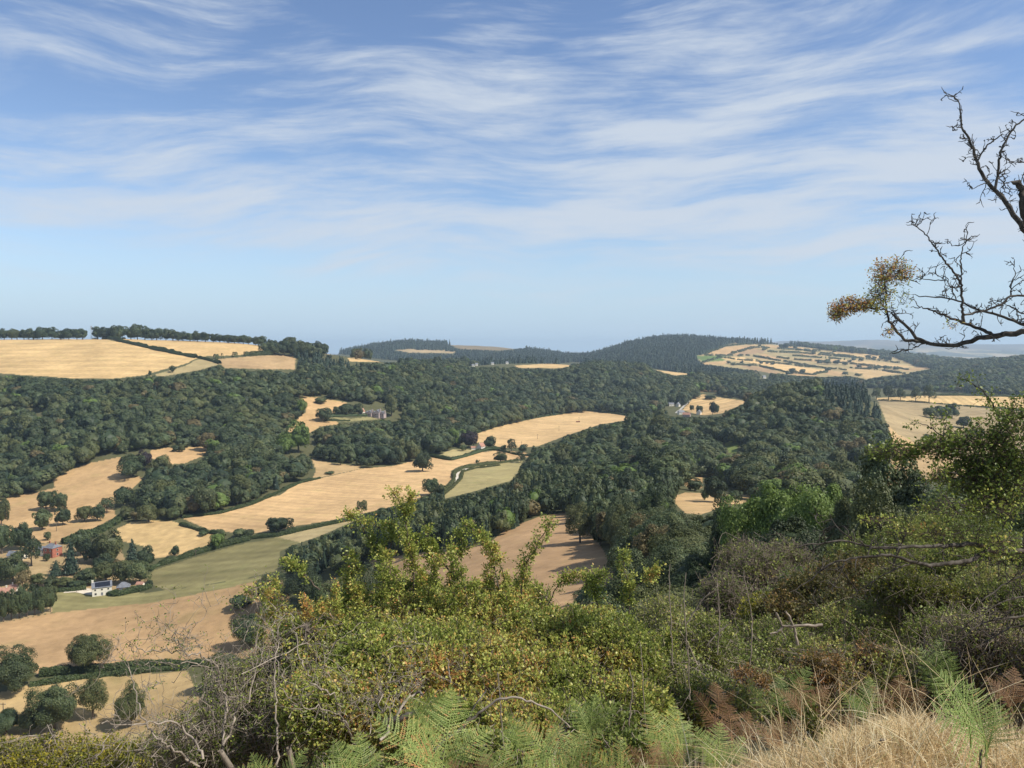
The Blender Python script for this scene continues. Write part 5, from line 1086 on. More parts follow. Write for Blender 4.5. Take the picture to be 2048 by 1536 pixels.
def shrub(name, label, cat, base, lobes, per=70, leaf=.022, lmat=None, tmat=None, nodes=9, nl=3, tone=.45, orange=.35, seed=0, twiglen=(.16, .42), bare=0.0, limb=.03, trad=.0022, crown_up=.25, group=None):
    """lobes: (u, v, Y, ru, rv) in photo px; per = twigs per 1000 square px of lobe"""
    rng = np.random.default_rng(seed); bx, by = float(W(base[0], 768, base[1])[0]), base[1]; bz = float(H(bx, by)) - .1; B = np.array([bx, by, bz])
    woodP, LV, LT = [], [], []
    for (u, v, Y, ru, rv) in lobes:
        c = W(u, v, Y); rx, rz = ru * Y / F, rv * Y / F; R = np.array([rx, (rx + rz) * .5, rz])
        n = int(per * ru * rv * 3.14 / 1000)
        d = unit(rng.standard_normal((n, 3)) + np.array([0, -.35, crown_up])); rr = rng.uniform(.35, 1, (n, 1)) ** .45
        tip = c + d * R * rr; L = rng.uniform(*twiglen, (n, 1)); dirn = unit(d / R * min(R) + np.array([0, 0, .55]) + .55 * rng.standard_normal((n, 3)))
        st = tip - dirn * L; k = 5; t = np.linspace(0, 1, k)[None, :, None]
        P = st[:, None] + dirn[:, None] * L[:, None] * t + .12 * L[:, None] * rng.standard_normal((n, k, 3)) * np.minimum(t * 2, 1)
        woodP.append((P, np.linspace(trad * 1.6, trad * .6, k)[None].repeat(n, 0), 3))
        # limbs: base -> lobe -> points inside, twigs hang on them
        k = 9; nm = max(1, int(ru * rv / 2600)); e = c + rng.standard_normal((nm, 3)) * R * .35; t = np.linspace(0, 1, k)[None, :, None]
        mid = (B + e) / 2 + np.array([0, 0, -.15]) + rng.standard_normal((nm, 3)) * .12 * np.linalg.norm(R)
        P = B * (1 - t) ** 2 + mid[:, None] * 2 * t * (1 - t) + e[:, None] * t ** 2 + rng.standard_normal((nm, k, 3)) * .02
        woodP.append((P, np.linspace(limb, limb * .35, k)[None].repeat(nm, 0), 6))
        ns = max(4, n // 7); j = rng.integers(0, n, ns); s0 = e[rng.integers(0, nm, ns)]; e2 = st[j]; k = 8; t = np.linspace(0, 1, k)[None, :, None]
        P = s0[:, None] * (1 - t) + e2[:, None] * t + np.sin(t * 3.14) * rng.standard_normal((ns, 1, 3)) * .1 * np.linalg.norm(R) + rng.standard_normal((ns, k, 3)) * .012
        woodP.append((P, np.linspace(limb * .16, trad * 1.2, k)[None].repeat(ns, 0), 4))
        if nodes:
            keep = rng.uniform(0, 1, n) > bare; m = int(keep.sum()); tt = rng.uniform(.1, 1, (m, nodes, 1))
            Q = (st[keep][:, None] + dirn[keep][:, None] * L[keep][:, None] * tt).reshape(-1, 3); D = np.repeat(dirn[keep], nodes, 0)
            tv = tone + .30 * noise3(Q, 2.2 * 8 / lobes[0][2], seed + 3) + orange * np.maximum(noise3(Q, 2.6 * 8 / lobes[0][2], seed + 9) - .22, 0) * 1.2 + .06 * (tt.reshape(-1) - .5)
            V, _, T_ = leaves_on(Q, D, nl, leaf, rng, tv); LV.append(V); LT.append(T_)
    r = empty(name, tuple(B)); tag(r, label, cat, group)
    v, f = cat_mesh([tubes(P, R_, s) for P, R_, s in woodP]); link('branches', mesh_np('branches', v - B, f, tmat or M_TWIG, True), r)
    if LV:
        V = np.concatenate(LV); T_ = np.concatenate(LT); link('foliage', mesh_np('foliage', V - B, np.arange(len(V)).reshape(-1, 4), lmat or M_HAW, False, [('tv', 'FACE', 'FLOAT', T_)]), r)
    return r, B
def paths_px(paths, Y, rng, wig=.0):
    """paths: list of (pixel points, r0, r1) -> world polylines; Y a number or a function of u, v"""
    out = []
    for pts, r0, r1 in paths:
        yy = [Y(u, v) if callable(Y) else Y for u, v in pts]; P = np.array([W(u, v, y) for (u, v), y in zip(pts, yy)])
        P[:, 1] += 0
        out.append((P, r0, r1))
    return out
def spurs(P, dens, L, levels, rng, up=.5, side=1.0, zig=.35):
    """crooked little side twigs along polyline P"""
    d = np.r_[0, np.cumsum(np.linalg.norm(np.diff(P, axis=0), axis=1))]; n = max(1, int(d[-1] * dens)); t = rng.uniform(.08, 1, n) * d[-1]
    S = np.stack([np.interp(t, d, P[:, i]) for i in range(3)], 1); T_ = np.stack([np.interp(np.minimum(t + .03, d[-1]), d, P[:, i]) for i in range(3)], 1) - np.stack([np.interp(t - .03, d, P[:, i]) for i in range(3)], 1)
    T_ = unit(T_); D = unit(T_ * .45 + side * rng.standard_normal((n, 3)) * np.array([1, .8, 1]) + np.array([0, 0, up])); k = 6
    LL = L * rng.uniform(.35, 1.2, n); pts = [S]; cur = D
    for i in range(k - 1):
        cur = unit(cur + zig * rng.standard_normal((n, 3)) + np.array([0, 0, .06])); pts.append(pts[-1] + cur * (LL / (k - 1))[:, None])
    Q = np.stack(pts, 1); out = [Q]
    if levels > 1:
        m = 3; idx = np.repeat(np.arange(n), m); j = rng.integers(1, k, n * m); S2 = Q[idx, j]; D2 = unit(Q[idx, j] - Q[idx, j - 1] + .9 * rng.standard_normal((n * m, 3)) + np.array([0, 0, .3])); L2 = LL[idx] * rng.uniform(.25, .55, n * m)
        pts = [S2]; cur = D2
        for i in range(k - 1):
            cur = unit(cur + zig * rng.standard_normal((n * m, 3))); pts.append(pts[-1] + cur * (L2 / (k - 1))[:, None])
        out.append(np.stack(pts, 1))
    return np.concatenate(out)

# central hawthorn
C = [(890,1255,8.2,170,85),(720,1310,7.8,150,95),(1010,1280,8.0,150,95),(1130,1310,7.6,150,100),(860,1340,7.2,230,100),(1060,1380,6.9,200,90),(1230,1340,7.3,110,110),(700,1225,8.6,90,45),(630,1270,8.2,90,45),(1180,1250,8.4,80,45),(960,1200,8.7,80,45),(835,1185,8.8,60,45),(1060,1200,8.5,50,40),(700,1400,6.8,150,80),(900,1440,6.4,170,60),(1100,1450,6.2,170,60),(1250,1420,6.6,110,70)]
hr, HB = shrub('hawthorn_bush', 'large sunlit hawthorn bush with yellow green and orange leaves, centre foreground', 'bush', (930, 8.2), C, per=36, leaf=.03, nodes=8, nl=4, tone=.62, orange=.42, seed=11, tmat=M_MTWIG, trad=.0017, limb=.022)
rg = np.random.default_rng(21)
SH = [([(985,1250),(960,1205),(905,1150),(875,1110),(850,1090),(720,1040),(690,1030)],.012,.003,8.6),([(830,1240),(828,1180),(825,1120),(812,1050),(800,1000),(782,985)],.014,.003,8.4),([(812,1050),(822,1010),(818,985)],.006,.003,8.4),([(720,1045),(740,1085),(765,1110)],.005,.003,8.5),
 ([(1040,1250),(1042,1180),(1050,1130),(1080,1080),(1105,1038)],.012,.003,8.2),([(1255,1260),(1260,1190),(1250,1140),(1246,1108)],.01,.003,8.0),([(1265,1180),(1290,1160),(1315,1140)],.005,.003,8.0),([(1200,1230),(1185,1180),(1175,1150)],.008,.003,8.1),([(640,1180),(600,1140),(560,1120)],.008,.003,8.4),([(700,1180),(715,1140),(705,1112),(690,1110)],.008,.003,8.5),([(1000,1180),(985,1110),(960,1070),(930,1050)],.01,.003,8.5),
 ([(1010,1160),(990,1100),(965,1085)],.006,.003,8.4),([(780,1110),(785,1060),(778,1052)],.006,.003,8.5),([(870,1150),(862,1090),(850,1060)],.006,.003,8.6),([(900,1140),(925,1090),(915,1060)],.006,.003,8.6),([(1095,1210),(1120,1165),(1150,1150),(1190,1160)],.006,.003,8.2),([(560,1200),(520,1180),(495,1185)],.005,.002,8.2),([(1230,1160),(1205,1150),(1170,1170)],.005,.002,8.0)]
for u in range(520, 1340, 22):
    vt = np.interp(u, [560, 700, 830, 960, 1100, 1250, 1340], [1200, 1150, 1120, 1145, 1195, 1230, 1275]) + rg.uniform(-45, 50); lean = rg.uniform(-40, 40)
    SH.append(([(u, vt + 120), (u + lean * .35, vt + 55), (u + lean, vt)], .006, .002, 8.3 + rg.uniform(-.5, .5)))
tw, lv, lt = [], [], []
for pts, r0, r1, Y in SH:
    P = resample(W([p[0] for p in pts], [p[1] for p in pts], Y), 14, .006, rg); tw.append(tubes(P[None], np.linspace(r0, r1, 14)[None], 5))
    S = spurs(P[3:], 90, .11, 1, rg, .6); tw.append(tubes(S, np.linspace(.002, .0008, 6)[None].repeat(len(S), 0), 3))
    Q = S[:, 1:].reshape(-1, 3); D = unit(S[:, 1:] - S[:, :-1]).reshape(-1, 3)
    V, _, T_ = leaves_on(Q, D, 4, .028, rg, .62 + .25 * noise3(Q, 2.5, 7) + .5 * np.maximum(noise3(Q, 1.3, 15) - .1, 0)); lv.append(V); lt.append(T_)
v, f = cat_mesh(tw); link('shoots', mesh_np('shoots', v - HB, f, M_DTWIG, True), hr)
V = np.concatenate(lv); link('shoot_leaves', mesh_np('shoot_leaves', V - HB, np.arange(len(V)).reshape(-1, 4), M_HAW, False, [('tv', 'FACE', 'FLOAT', np.concatenate(lt))]), hr)

# scrub bank on the right
B1 = [(1470,1350,10,90,70),(1580,1320,11,90,70),(1700,1265,12,100,70),(1650,1330,10,80,60),(1830,1215,12.5,110,75),(1900,1270,11,100,60),(1990,1215,12,110,100),(1620,1380,8.5,120,50),(1760,1350,8.5,110,60),(1870,1350,8.3,100,50),(2000,1330,8,120,70),(1780,1180,13.5,60,50),(1545,1270,12,60,45)]
shrub('bramble_thicket', 'broad olive green thicket of brambles filling the right foreground bank', 'thicket', (1750, 11), B1, per=30, leaf=.036, lmat=M_SCR, nodes=7, nl=3, tone=.52, orange=.40, seed=31, tmat=M_MTWIG, twiglen=(.16,.7))
B2 = [(1630,1195,15,90,60),(1710,1160,17,100,60),(1570,1235,14.5,70,50),(1680,1215,13.5,70,40)]
shrub('reddish_shrub', 'shrub with yellow and reddish brown leaves below the long grey boughs', 'shrub', (1650, 17), B2, per=34, leaf=.055, lmat=M_RUSTL, nodes=7, nl=3, tone=.30, orange=.6, seed=32, tmat=M_DTWIG, twiglen=(.3,.7))
B3 = [(1850,1150,18,130,70),(1980,1140,17,130,80),(1760,1120,22,110,60),(1900,1080,22,150,60)]
shrub('green_shrub', 'dark green shrub mass behind the long grey boughs at right', 'shrub', (1880, 18), B3, per=32, leaf=.06, lmat=M_SCR, nodes=7, nl=3, tone=.44, orange=.2, seed=33, tmat=M_DTWIG, twiglen=(.3,.7))
B4 = [(1390,1290,9.5,100,80),(1340,1370,8,100,80),(1420,1400,7,110,60),(1330,1240,12,70,60)]
shrub('mixed_shrub', 'tangled green shrub with tall pale stalks right of the hawthorn', 'shrub', (1380, 9.5), B4, per=26, leaf=.032, lmat=M_SCR, nodes=6, nl=3, tone=.50, orange=.45, seed=34)
B5 = [(1520,1170,24,80,90),(1480,1130,27,60,60),(1570,1130,26,70,60),(1450,1200,22,60,60),(1540,1230,22,80,50)]
shrub('twiggy_bush', 'grey brown bush of bare fine twigs in front of the bright green trees', 'bush', (1520, 25), B5, per=70, leaf=.07, lmat=M_SCR, nodes=5, nl=2, tone=.4, orange=.3, seed=35, tmat=M_MTWIG, twiglen=(.5,1.5), bare=.35, trad=.0062, limb=.05)
B6 = [(60,1530,9,150,55),(220,1525,9,120,50),(-60,1540,9,100,60),(330,1540,8.5,80,40)]
shrub('gorse_bush', 'yellow green bush top in the lower left corner', 'bush', (120, 9), B6, per=42, leaf=.03, lmat=M_GORSE, nodes=8, nl=3, tone=.52, orange=.35, seed=36)
B7 = [(1460,1285,13,80,50),(1300,1300,10,60,60)]
shrub('yellowing_shrub', 'small yellowing shrub left of the forked dead branch', 'shrub', (1480, 13), [(1530,1230,15,60,50),(1500,1280,13,60,50)], per=30, leaf=.05, lmat=M_GORSE, nodes=7, nl=3, tone=.40, orange=.3, seed=37, twiglen=(.2,.5))

shrub('yellow_green_shrub', 'yellow green shrub lit by the sun below the long grey boughs', 'shrub', (1810, 12), [(1800,1165,12,80,40),(1870,1185,12,60,35)], per=40, leaf=.034, lmat=M_GORSE, nodes=7, nl=3, tone=.42, orange=.2, seed=61, tmat=M_MTWIG)
shrub('bare_tangle', 'dark tangle of bare bramble stems at the lower right edge', 'thicket', (1990, 7.5), [(1960,1290,7.5,90,80),(2040,1330,7.2,80,90),(1900,1340,7.6,60,50)], per=22, leaf=.03, lmat=M_SCR, nodes=5, nl=2, tone=.5, orange=.4, seed=62, tmat=M_MTWIG, bare=.3, twiglen=(.25,.7), trad=.0028)
shrub('orange_shrub', 'small shrub with orange brown leaves above the brown ferns', 'shrub', (1650, 8), [(1640,1330,8.2,50,30),(1740,1310,8.6,45,25),(1500,1360,7.8,45,30)], per=34, leaf=.028, lmat=M_RUSTL, nodes=7, nl=3, tone=.62, orange=.5, seed=63, tmat=M_MTWIG)
shrub('grey_green_bush', 'grey green bush above the forked dead branch', 'bush', (1600, 19), [(1610,1160,19,60,35),(1560,1195,18,50,30)], per=40, leaf=.06, lmat=M_SCR, nodes=6, nl=2, tone=.30, orange=.1, seed=64, tmat=M_TWIG, twiglen=(.3,.8))
# dead shrub at left: bare bleached boughs
def z1(pts): return [(x / 4, 1200 + y / 4) for x, y in pts]
def z2(pts): return [(512 + x / 4, 1200 + y / 4) for x, y in pts]
DS = [(z1([(1560,1360),(1400,1262),(1200,1150),(1050,1092),(975,1075),(930,1000),(870,935)]),.016,.006,5.6),(z1([(975,1078),(860,1100),(740,1160)]),.006,.002,5.5),
 (z1([(1700,1190),(1640,1110),(1560,1030),(1450,960),(1320,905),(1250,850),(1180,770),(1080,665),(1000,590),(920,530),(860,470)]),.014,.003,6.2),(z1([(940,520),(960,440),(1000,370),(1030,345)]),.004,.002,6.2),(z1([(1190,775),(1260,640),(1300,540),(1310,500)]),.005,.002,6.2),
 (z1([(1760,1180),(1700,900),(1610,750),(1530,650),(1420,610),(1320,570),(1190,500),(1160,520)]),.017,.004,6.6),(z1([(1640,720),(1600,620),(1560,560),(1490,480),(1430,400),(1330,345),(1230,300),(1190,295),(1198,215)]),.012,.005,6.8),(z1([(1490,480),(1440,340),(1440,200),(1422,0)]),.006,.002,6.8),(z1([(1470,380),(1500,170),(1620,105),(1740,40),(1790,-20)]),.006,.002,6.8),
 (z1([(1170,490),(1270,330),(1330,230),(1400,150)]),.004,.002,6.8),(z1([(1760,1200),(1780,1060),(1800,960),(1850,880),(1960,800)]),.018,.006,6.4),(z1([(1760,1150),(1720,1000),(1660,860),(1640,700),(1700,610)]),.011,.004,6.4),(z1([(1340,500),(1390,420),(1440,380),(1480,360),(1600,340),(1720,330)]),.005,.002,6.8),
 (z1([(1500,530),(1600,440),(1700,420),(1800,440),(1960,520)]),.005,.002,6.8),(z1([(2010,800),(1990,600),(1960,300),(1950,0),(1900,-100)]),.01,.003,7.0),(z1([(1960,320),(1890,250),(1770,340)]),.004,.002,7.0),(z1([(1250,1010),(1220,1130),(1180,1200)]),.004,.002,5.8),(z1([(1280,1180),(1340,1100),(1450,1040),(1600,1010),(1720,960)]),.005,.002,5.9),
 (z2([(260,1180),(240,1010),(180,870),(130,740),(95,560),(75,400),(100,270),(0,110)]),.014,.005,6.4),(z2([(700,1250),(690,900),(675,840),(590,750),(480,700),(370,650),(290,560)]),.013,.004,6.0),(z2([(680,850),(705,740),(700,650),(620,570),(520,480),(430,350),(330,210),(260,120)]),.012,.004,6.1),(z2([(605,560),(610,420),(640,310),(720,230),(820,210)]),.005,.002,6.1),
 (z2([(-40,500),(200,490),(510,480)]),.007,.004,5.9),(z2([(240,980),(330,920),(420,880),(560,900)]),.006,.002,6.3),(z2([(100,270),(200,310),(260,430),(400,560),(520,640)]),.006,.003,6.3),(z2([(120,210),(230,130)]),.004,.002,6.3),(z2([(870,1190),(850,1000),(840,800),(850,700)]),.006,.003,5.4),(z2([(980,760),(1100,720),(1180,670)]),.008,.004,6.0),
 (z2([(900,960),(960,800),(1020,740),(1060,600),(1020,470)]),.008,.003,6.0),(z2([(1020,470),(1200,495),(1300,400),(1390,360)]),.005,.002,6.0),(z2([(1030,535),(1200,525),(1350,545),(1400,590)]),.004,.002,6.0),(z2([(1040,975),(1150,940),(1290,905)]),.016,.014,5.4)]
r = empty('dead_shrub', (-1.6, 6.3, float(H(-1.6, 6.3)))); B = np.array(r.location); tag(r, 'nearly leafless shrub of crooked pale grey boughs at lower left', 'shrub')
rg = np.random.default_rng(77); tw, sv_, lv, lt = [], [], [], []
roots = [z1([(1760,1200)])[0], z2([(260,1180)])[0], z2([(700,1250)])[0], z1([(1560,1360)])[0]]
for pts, r0, r1, Y in DS:
    k = max(10, len(pts) * 4); P = resample(W([p[0] for p in pts], [p[1] for p in pts], Y), k); P[:, 1] += .35 * np.sin(np.linspace(0, 3, k) + pts[0][0]) ; P[:, 2] += -.18 * 0
    P[1:-1] += rg.standard_normal((k - 2, 3)) * .012; tw.append(tubes(P[None], np.linspace(r0 * .62, r1 * .7, k)[None], 6))
    S = spurs(P, 10, .30, 2, rg, .35, zig=.30); sv_.append(S)
for (u, v) in roots:
    P = resample(np.array([B + rg.standard_normal(3) * [.2, .2, 0], (B + W(u, v, 6.2)) / 2 + [0.05, 0, -.1], W(u, v, 6.2)]), 8, .01, rg); tw.append(tubes(P[None], np.linspace(.04, .02, 8)[None], 6))
S = np.concatenate(sv_); tw.append(tubes(S, np.linspace(.0023, .0009, 6)[None].repeat(len(S), 0), 3))
v, f = cat_mesh(tw); link('branches', mesh_np('branches', v - B, f, M_TWIG, True), r)
Q = S[:, 2:].reshape(-1, 3); n3 = noise3(Q, 1.2, 44); q = Q[(n3 > -.05) & (rg.uniform(0, 1, len(Q)) < .45)]
V, _, T_ = leaves_on(q, unit(rg.standard_normal(q.shape)), 2, .02, rg, .45 + .3 * noise3(q, 2, 5), .02); link('foliage', mesh_np('foliage', V - B, np.arange(len(V)).reshape(-1, 4), M_HAW, False, [('tv', 'FACE', 'FLOAT', T_)]), r)
# darker twiggy scrub under and behind it
shrub('twiggy_scrub', 'dark twiggy scrub with few leaves behind the pale dead boughs', 'shrub', (520, 7.6), [(520,1440,7.6,160,90),(640,1400,7.4,140,100),(400,1470,7.4,120,70),(560,1340,8.0,120,60),(760,1440,6.8,110,70),(480,1370,7.8,80,50)], per=19, leaf=.022, lmat=M_HAW, nodes=6, nl=3, tone=.46, orange=.3, seed=41, bare=.3, twiglen=(.2,.55), trad=.0028)

# ------------------------------------------------------------------ old hawthorn at the right edge, its trunk just outside the picture
def z5(pts): return [(1600 + x / 2.56, 150 + y / 2.56) for x, y in pts]
def z8(pts): return [(1536 + x / 4, 900 + y / 4) for x, y in pts]
def z4(pts): return [(1536 + x / 4, 600 + y / 4) for x, y in pts]
A = [(z5([(1900,1500),(1500,1330),(1147,1310),(1080,1325),(1000,1335),(930,1345),(860,1365),(790,1385),(720,1385),(660,1375),(600,1350),(570,1310),(530,1275),(490,1240),(460,1210)]),.055,.012),
 (z5([(640,1372),(600,1362),(540,1358),(510,1330),(480,1290),(455,1250),(440,1205),(442,1130),(430,1060),(450,1000),(500,960),(560,950)]),.018,.004),(z5([(1000,1335),(930,1305),(870,1280),(800,1255),(740,1235),(680,1210),(620,1190),(560,1190)]),.02,.004),
 (z5([(1900,1480),(1500,1350),(1250,1295),(1147,1275),(1090,1260),(1050,1240),(980,1220),(910,1200),(850,1175),(790,1150),(720,1140),(640,1135),(560,1125)]),.032,.004),
 (z5([(840,1265),(835,1200),(830,1120),(825,1070),(795,1020),(760,975),(725,930),(690,880),(655,830),(620,790),(575,765),(540,765)]),.014,.004),(z5([(825,1070),(828,1000),(820,940),(835,880),(860,845),(905,830)]),.009,.003),
 (z5([(840,1228),(900,1215),(960,1200),(1030,1175),(1080,1130),(1147,1128),(1250,1150),(1400,1300)]),.010,.012),(z5([(1080,1130),(1075,1080),(1100,1030),(1095,965)]),.008,.003),(z5([(1060,1180),(1100,1200),(1147,1225),(1240,1290)]),.006,.009),
 (z5([(460,1212),(430,1205),(380,1195),(320,1195),(260,1200),(200,1220),(150,1240)]),.009,.003),(z5([(640,1372),(600,1390),(545,1415)]),.007,.003),(z5([(740,1050),(640,1045),(560,1048)]),.006,.003),(z5([(800,1150),(760,1060),(680,1010),(640,1030)]),.006,.003),
 (z5([(1900,1450),(1500,1100),(1250,880),(1147,785),(1110,740),(1075,680),(1040,630),(1000,590),(950,540),(905,455),(895,390),(860,320),(825,270),(825,200),(815,140),(780,110),(760,100)]),.06,.004),
 (z5([(905,450),(930,400),(970,350),(1040,297)]),.009,.006),(z5([(1000,580),(1015,500),(1022,420),(1040,360),(1085,280),(1147,225),(1250,140)]),.014,.006),(z5([(1350,1000),(1200,820),(1150,720),(1135,640),(1135,580),(1110,550),(1080,545)]),.045,.03),
 (z5([(970,545),(925,565),(875,588)]),.006,.003),(z5([(826,270),(790,265),(745,260)]),.005,.003),(z5([(1250,470),(1147,448),(1100,443),(1055,455)]),.006,.003),(z5([(1010,520),(1050,560),(1085,610),(1070,640)]),.006,.003),(z5([(1200,700),(1140,520),(1147,500)]),.01,.005)]
A2 = [(z8([(2900,1300),(2300,900),(2048,810),(1900,815),(1780,800),(1700,760),(1600,750),(1400,770),(1200,770),(1000,785),(850,780),(700,745),(620,720),(550,730),(400,750),(250,760),(170,800)]),.05,.006),(z8([(1780,800),(1680,850),(1600,890),(1400,910),(1280,925),(1150,890),(1000,840),(850,845),(700,860),(550,890),(460,930),(380,1000),(280,1080),(160,1140)]),.032,.005),
 (z8([(1150,905),(1000,960),(850,1040),(750,1100),(650,1190)]),.010,.003),(z8([(2900,900),(2300,500),(2048,310),(1990,420),(1960,470),(1900,530),(1870,640)]),.05,.02),(z8([(2400,800),(2048,740),(1900,715),(1800,715)]),.022,.008),(z8([(690,745),(650,640),(630,560),(640,510)]),.006,.002),(z8([(390,740),(440,670),(520,610),(560,590)]),.006,.002),
 (z8([(1000,930),(1040,820),(1080,720),(1130,600)]),.013,.006),(z8([(1090,690),(1040,640),(1000,585)]),.006,.003),(z8([(1180,650),(1240,690),(1330,690),(1400,590),(1490,535)]),.007,.003),(z8([(1520,520),(1480,430),(1400,370),(1350,310)]),.008,.004),(z8([(2500,900),(2048,1000),(1850,1100),(1720,1200),(1650,1300)]),.02,.005),(z8([(2500,1100),(2048,1170),(1850,1220),(1700,1330),(1620,1420)]),.018,.005),(z8([(2500,1250),(2048,1330),(1800,1360),(1650,1420),(1500,1560)]),.025,.006),(z8([(2500,1400),(2048,1400),(1900,1440),(1700,1560),(1500,1650)]),.02,.005),(z8([(2048,860),(1900,880),(1750,930),(1600,1000)]),.008,.003),
 (z4([(2900,1700),(2300,1500),(2048,1350),(1900,1250),(1700,1150),(1500,1160),(1350,1180),(1200,1170),(1000,1150),(850,1190)]),.035,.004),(z4([(1900,1250),(1860,1000),(1830,900),(1780,800),(1700,710),(1600,650),(1500,610)]),.012,.003),(z4([(1500,1160),(1470,1140),(1400,1090),(1330,1040),(1250,990),(1160,985)]),.007,.002),(z4([(2400,1500),(2048,1050),(1950,980),(1880,960)]),.02,.005),(z4([(1400,1090),(1420,1010),(1390,960)]),.004,.002),(z4([(2048,1450),(1800,1500),(1600,1420),(1450,1370),(1350,1390)]),.012,.004)]
TB = np.array([W(2340, 768, 6.6)[0], 6.6, 0.]); TB[2] = float(H(TB[0], TB[1])); r = empty('hawthorn_tree', tuple(TB)); tag(r, 'old gnarled hawthorn tree reaching in from the right edge with bare crooked boughs', 'tree')
rg = np.random.default_rng(99); tw, S1, S2 = [], [], []; top = W(2345, 1120, 6.6)
P = resample(np.array([TB - [0, 0, .2], TB * .5 + top * .5 + [.08, 0, 0], top, top + [-.15, .1, .9]]), 16, .015, rg); tw.append(tubes(P[None], np.linspace(.17, .10, 16)[None], 10))
def limb_set(L, Y0, seed, dens, SL, lev, out, up=.35, zig=.42, thin=1.0):
    for i, (pts, r0, r1) in enumerate(L):
        k = max(12, len(pts) * 4); us = np.array([p[0] for p in pts]); yy = Y0 + .5 * np.sin(seed + .6 * i) * np.clip((2100 - us) / 300, 0, 1)
        P = resample(W(us, [p[1] for p in pts], yy), k, .004, rg)
        if us[0] > 2150: P = np.concatenate([resample(np.array([top + [0, 0, rg.uniform(-.6, .5)], P[0]]), 4)[:3], P]); 
        k = len(P); rr_ = np.linspace(r0 * thin, r1 * thin, k); rr_[-1] *= .12; rr_[-2] *= .75; tw.append(tubes(P[None], rr_[None], 7))
        vis = P[(PX(P)[0] < 2150)] if us[0] > 2100 else P
        if len(vis) > 3: out.append(spurs(vis, dens, SL, lev, rg, up, zig=zig))
limb_set(A, 6.6, 1, 20, .14, 2, S1, thin=.8); limb_set(A2[:16], 6.2, 4, 9, .25, 2, S1, .1, .3, .62)
S = np.concatenate(S1); tw.append(tubes(S, np.linspace(.0040, .0017, 6)[None].repeat(len(S), 0), 4))
limb_set(A2[16:], 6.4, 2, 36, .20, 1, S2, .4); SL = np.concatenate(S2); tw.append(tubes(SL, np.linspace(.003, .001, 6)[None].repeat(len(SL), 0), 3))
v, f = cat_mesh(tw); link('branches', mesh_np('branches', v - TB, f, M_LICH, True), r)
lv, lt = [], []
def add_leaves(Q, n, size, tone, seed): 
    V, _, T_ = leaves_on(Q, unit(rg.standard_normal(Q.shape) + [0, 0, .3]), n, size, rg, tone + .22 * noise3(Q, 3, seed), .028); lv.append(V); lt.append(T_)
add_leaves(SL[:, 1:].reshape(-1, 3), 3, .027, .40, 3)
def blob(u, v, Y, ru, rv, n, size, tone, nn=3):
    c = W(u, v, Y); R = np.array([ru, .8 * (ru + rv) / 2, rv]) * Y / F; d = unit(rg.standard_normal((n, 3))) * rg.uniform(.2, 1, (n, 1)) ** .5; Q = c + d * R
    st = Q - unit(d * R * 4 + .12 * rg.standard_normal((n, 3)) + [0, 0, .05]) * rg.uniform(.04, .09, (n, 1)); k = np.linspace(0, 1, 4)[None, :, None]; T_ = st[:, None] * (1 - k) + Q[:, None] * k; tw2.append(tubes(T_, np.linspace(.0022, .0009, 4)[None].repeat(n, 0), 3)); add_leaves(Q, nn, size, tone, int(u))
tw2 = []
for b in [(1785,545,6.6,50,30,230,.019,.96,4),(1762,585,6.6,26,44,150,.019,.92,4),(1700,612,6.6,44,20,200,.019,.95,4),(1675,628,6.6,20,14,90,.019,.97,4),(1735,608,6.6,24,18,70,.019,.88,4),(1780,665,6.5,16,10,16,.02,.95),(1810,560,6.6,20,14,14,.02,.6),(1800,600,6.6,30,26,22,.018,.5),(1910,650,6.5,22,12,10,.02,.9),
          (1790,905,6.4,60,22,240,.027,.36),(1880,895,6.3,60,30,330,.027,.34),(1960,900,6.2,70,60,620,.028,.32),(2040,870,6.1,60,90,800,.028,.28),(2010,960,6.1,80,60,700,.028,.32),(1930,960,6.2,60,40,240,.027,.52),(1875,950,6.2,30,26,80,.027,.66),(1985,1010,6.0,60,50,260,.028,.58),(1900,1015,6.0,80,26,150,.027,.46),(1870,1065,6.0,110,14,120,.025,.62),(2000,1090,6.0,60,40,150,.027,.5),(1760,1040,6.1,50,10,60,.024,.6)]: blob(*b)
v, f = cat_mesh(tw2); link('twigs', mesh_np('twigs', v - TB, f, M_DTWIG, False), r)
V = np.concatenate(lv); link('foliage', mesh_np('foliage', V - TB, np.arange(len(V)).reshape(-1, 4), M_HAW, False, [('tv', 'FACE', 'FLOAT', np.concatenate(lt))]), r)

# forked dead branch and other single sticks
def stick(name, label, paths, mat, cat, dens=0, L=.15):
    tw = []; 
    for pts, r0, r1, Y in paths:
        k = max(8, 4 * len(pts)); P = resample(W([p[0] for p in pts], [p[1] for p in pts], Y), k, .003, rg); tw.append(tubes(P[None], np.linspace(r0, r1, k)[None], 6))
        if dens: S = spurs(P, dens, L, 1, rg, .2); tw.append(tubes(S, np.linspace(.002, .001, 6)[None].repeat(len(S), 0), 3))
    v, f = cat_mesh(tw); B = v.min(0); o = link(name, mesh_np(name, v - B, f, mat, True), loc=tuple(B)); tag(o, label, cat); return o
stick('dead_branch', 'forked bleached dead branch poking out of the thicket', [([(1645,1250),(1600,1251),(1566,1253),(1552,1225)],.014,.009,7.2),([(1595,1290),(1590,1262),(1580,1235),(1571,1222)],.014,.009,7.2),([(1566,1253),(1555,1265),(1540,1268)],.012,.006,7.2),([(1560,1255),(1572,1280)],.008,.004,7.2)], M_TWIG, 'branch')
stick('fallen_branch', 'long thin pale stick arching over the ferns', [([(870,1500),(925,1455),(965,1420),(1000,1398),(1030,1394),(1060,1402),(1100,1420),(1140,1455)],.008,.004,4.0),([(925,1455),(950,1410),(972,1383)],.005,.003,4.0)], M_TWIG, 'branch')
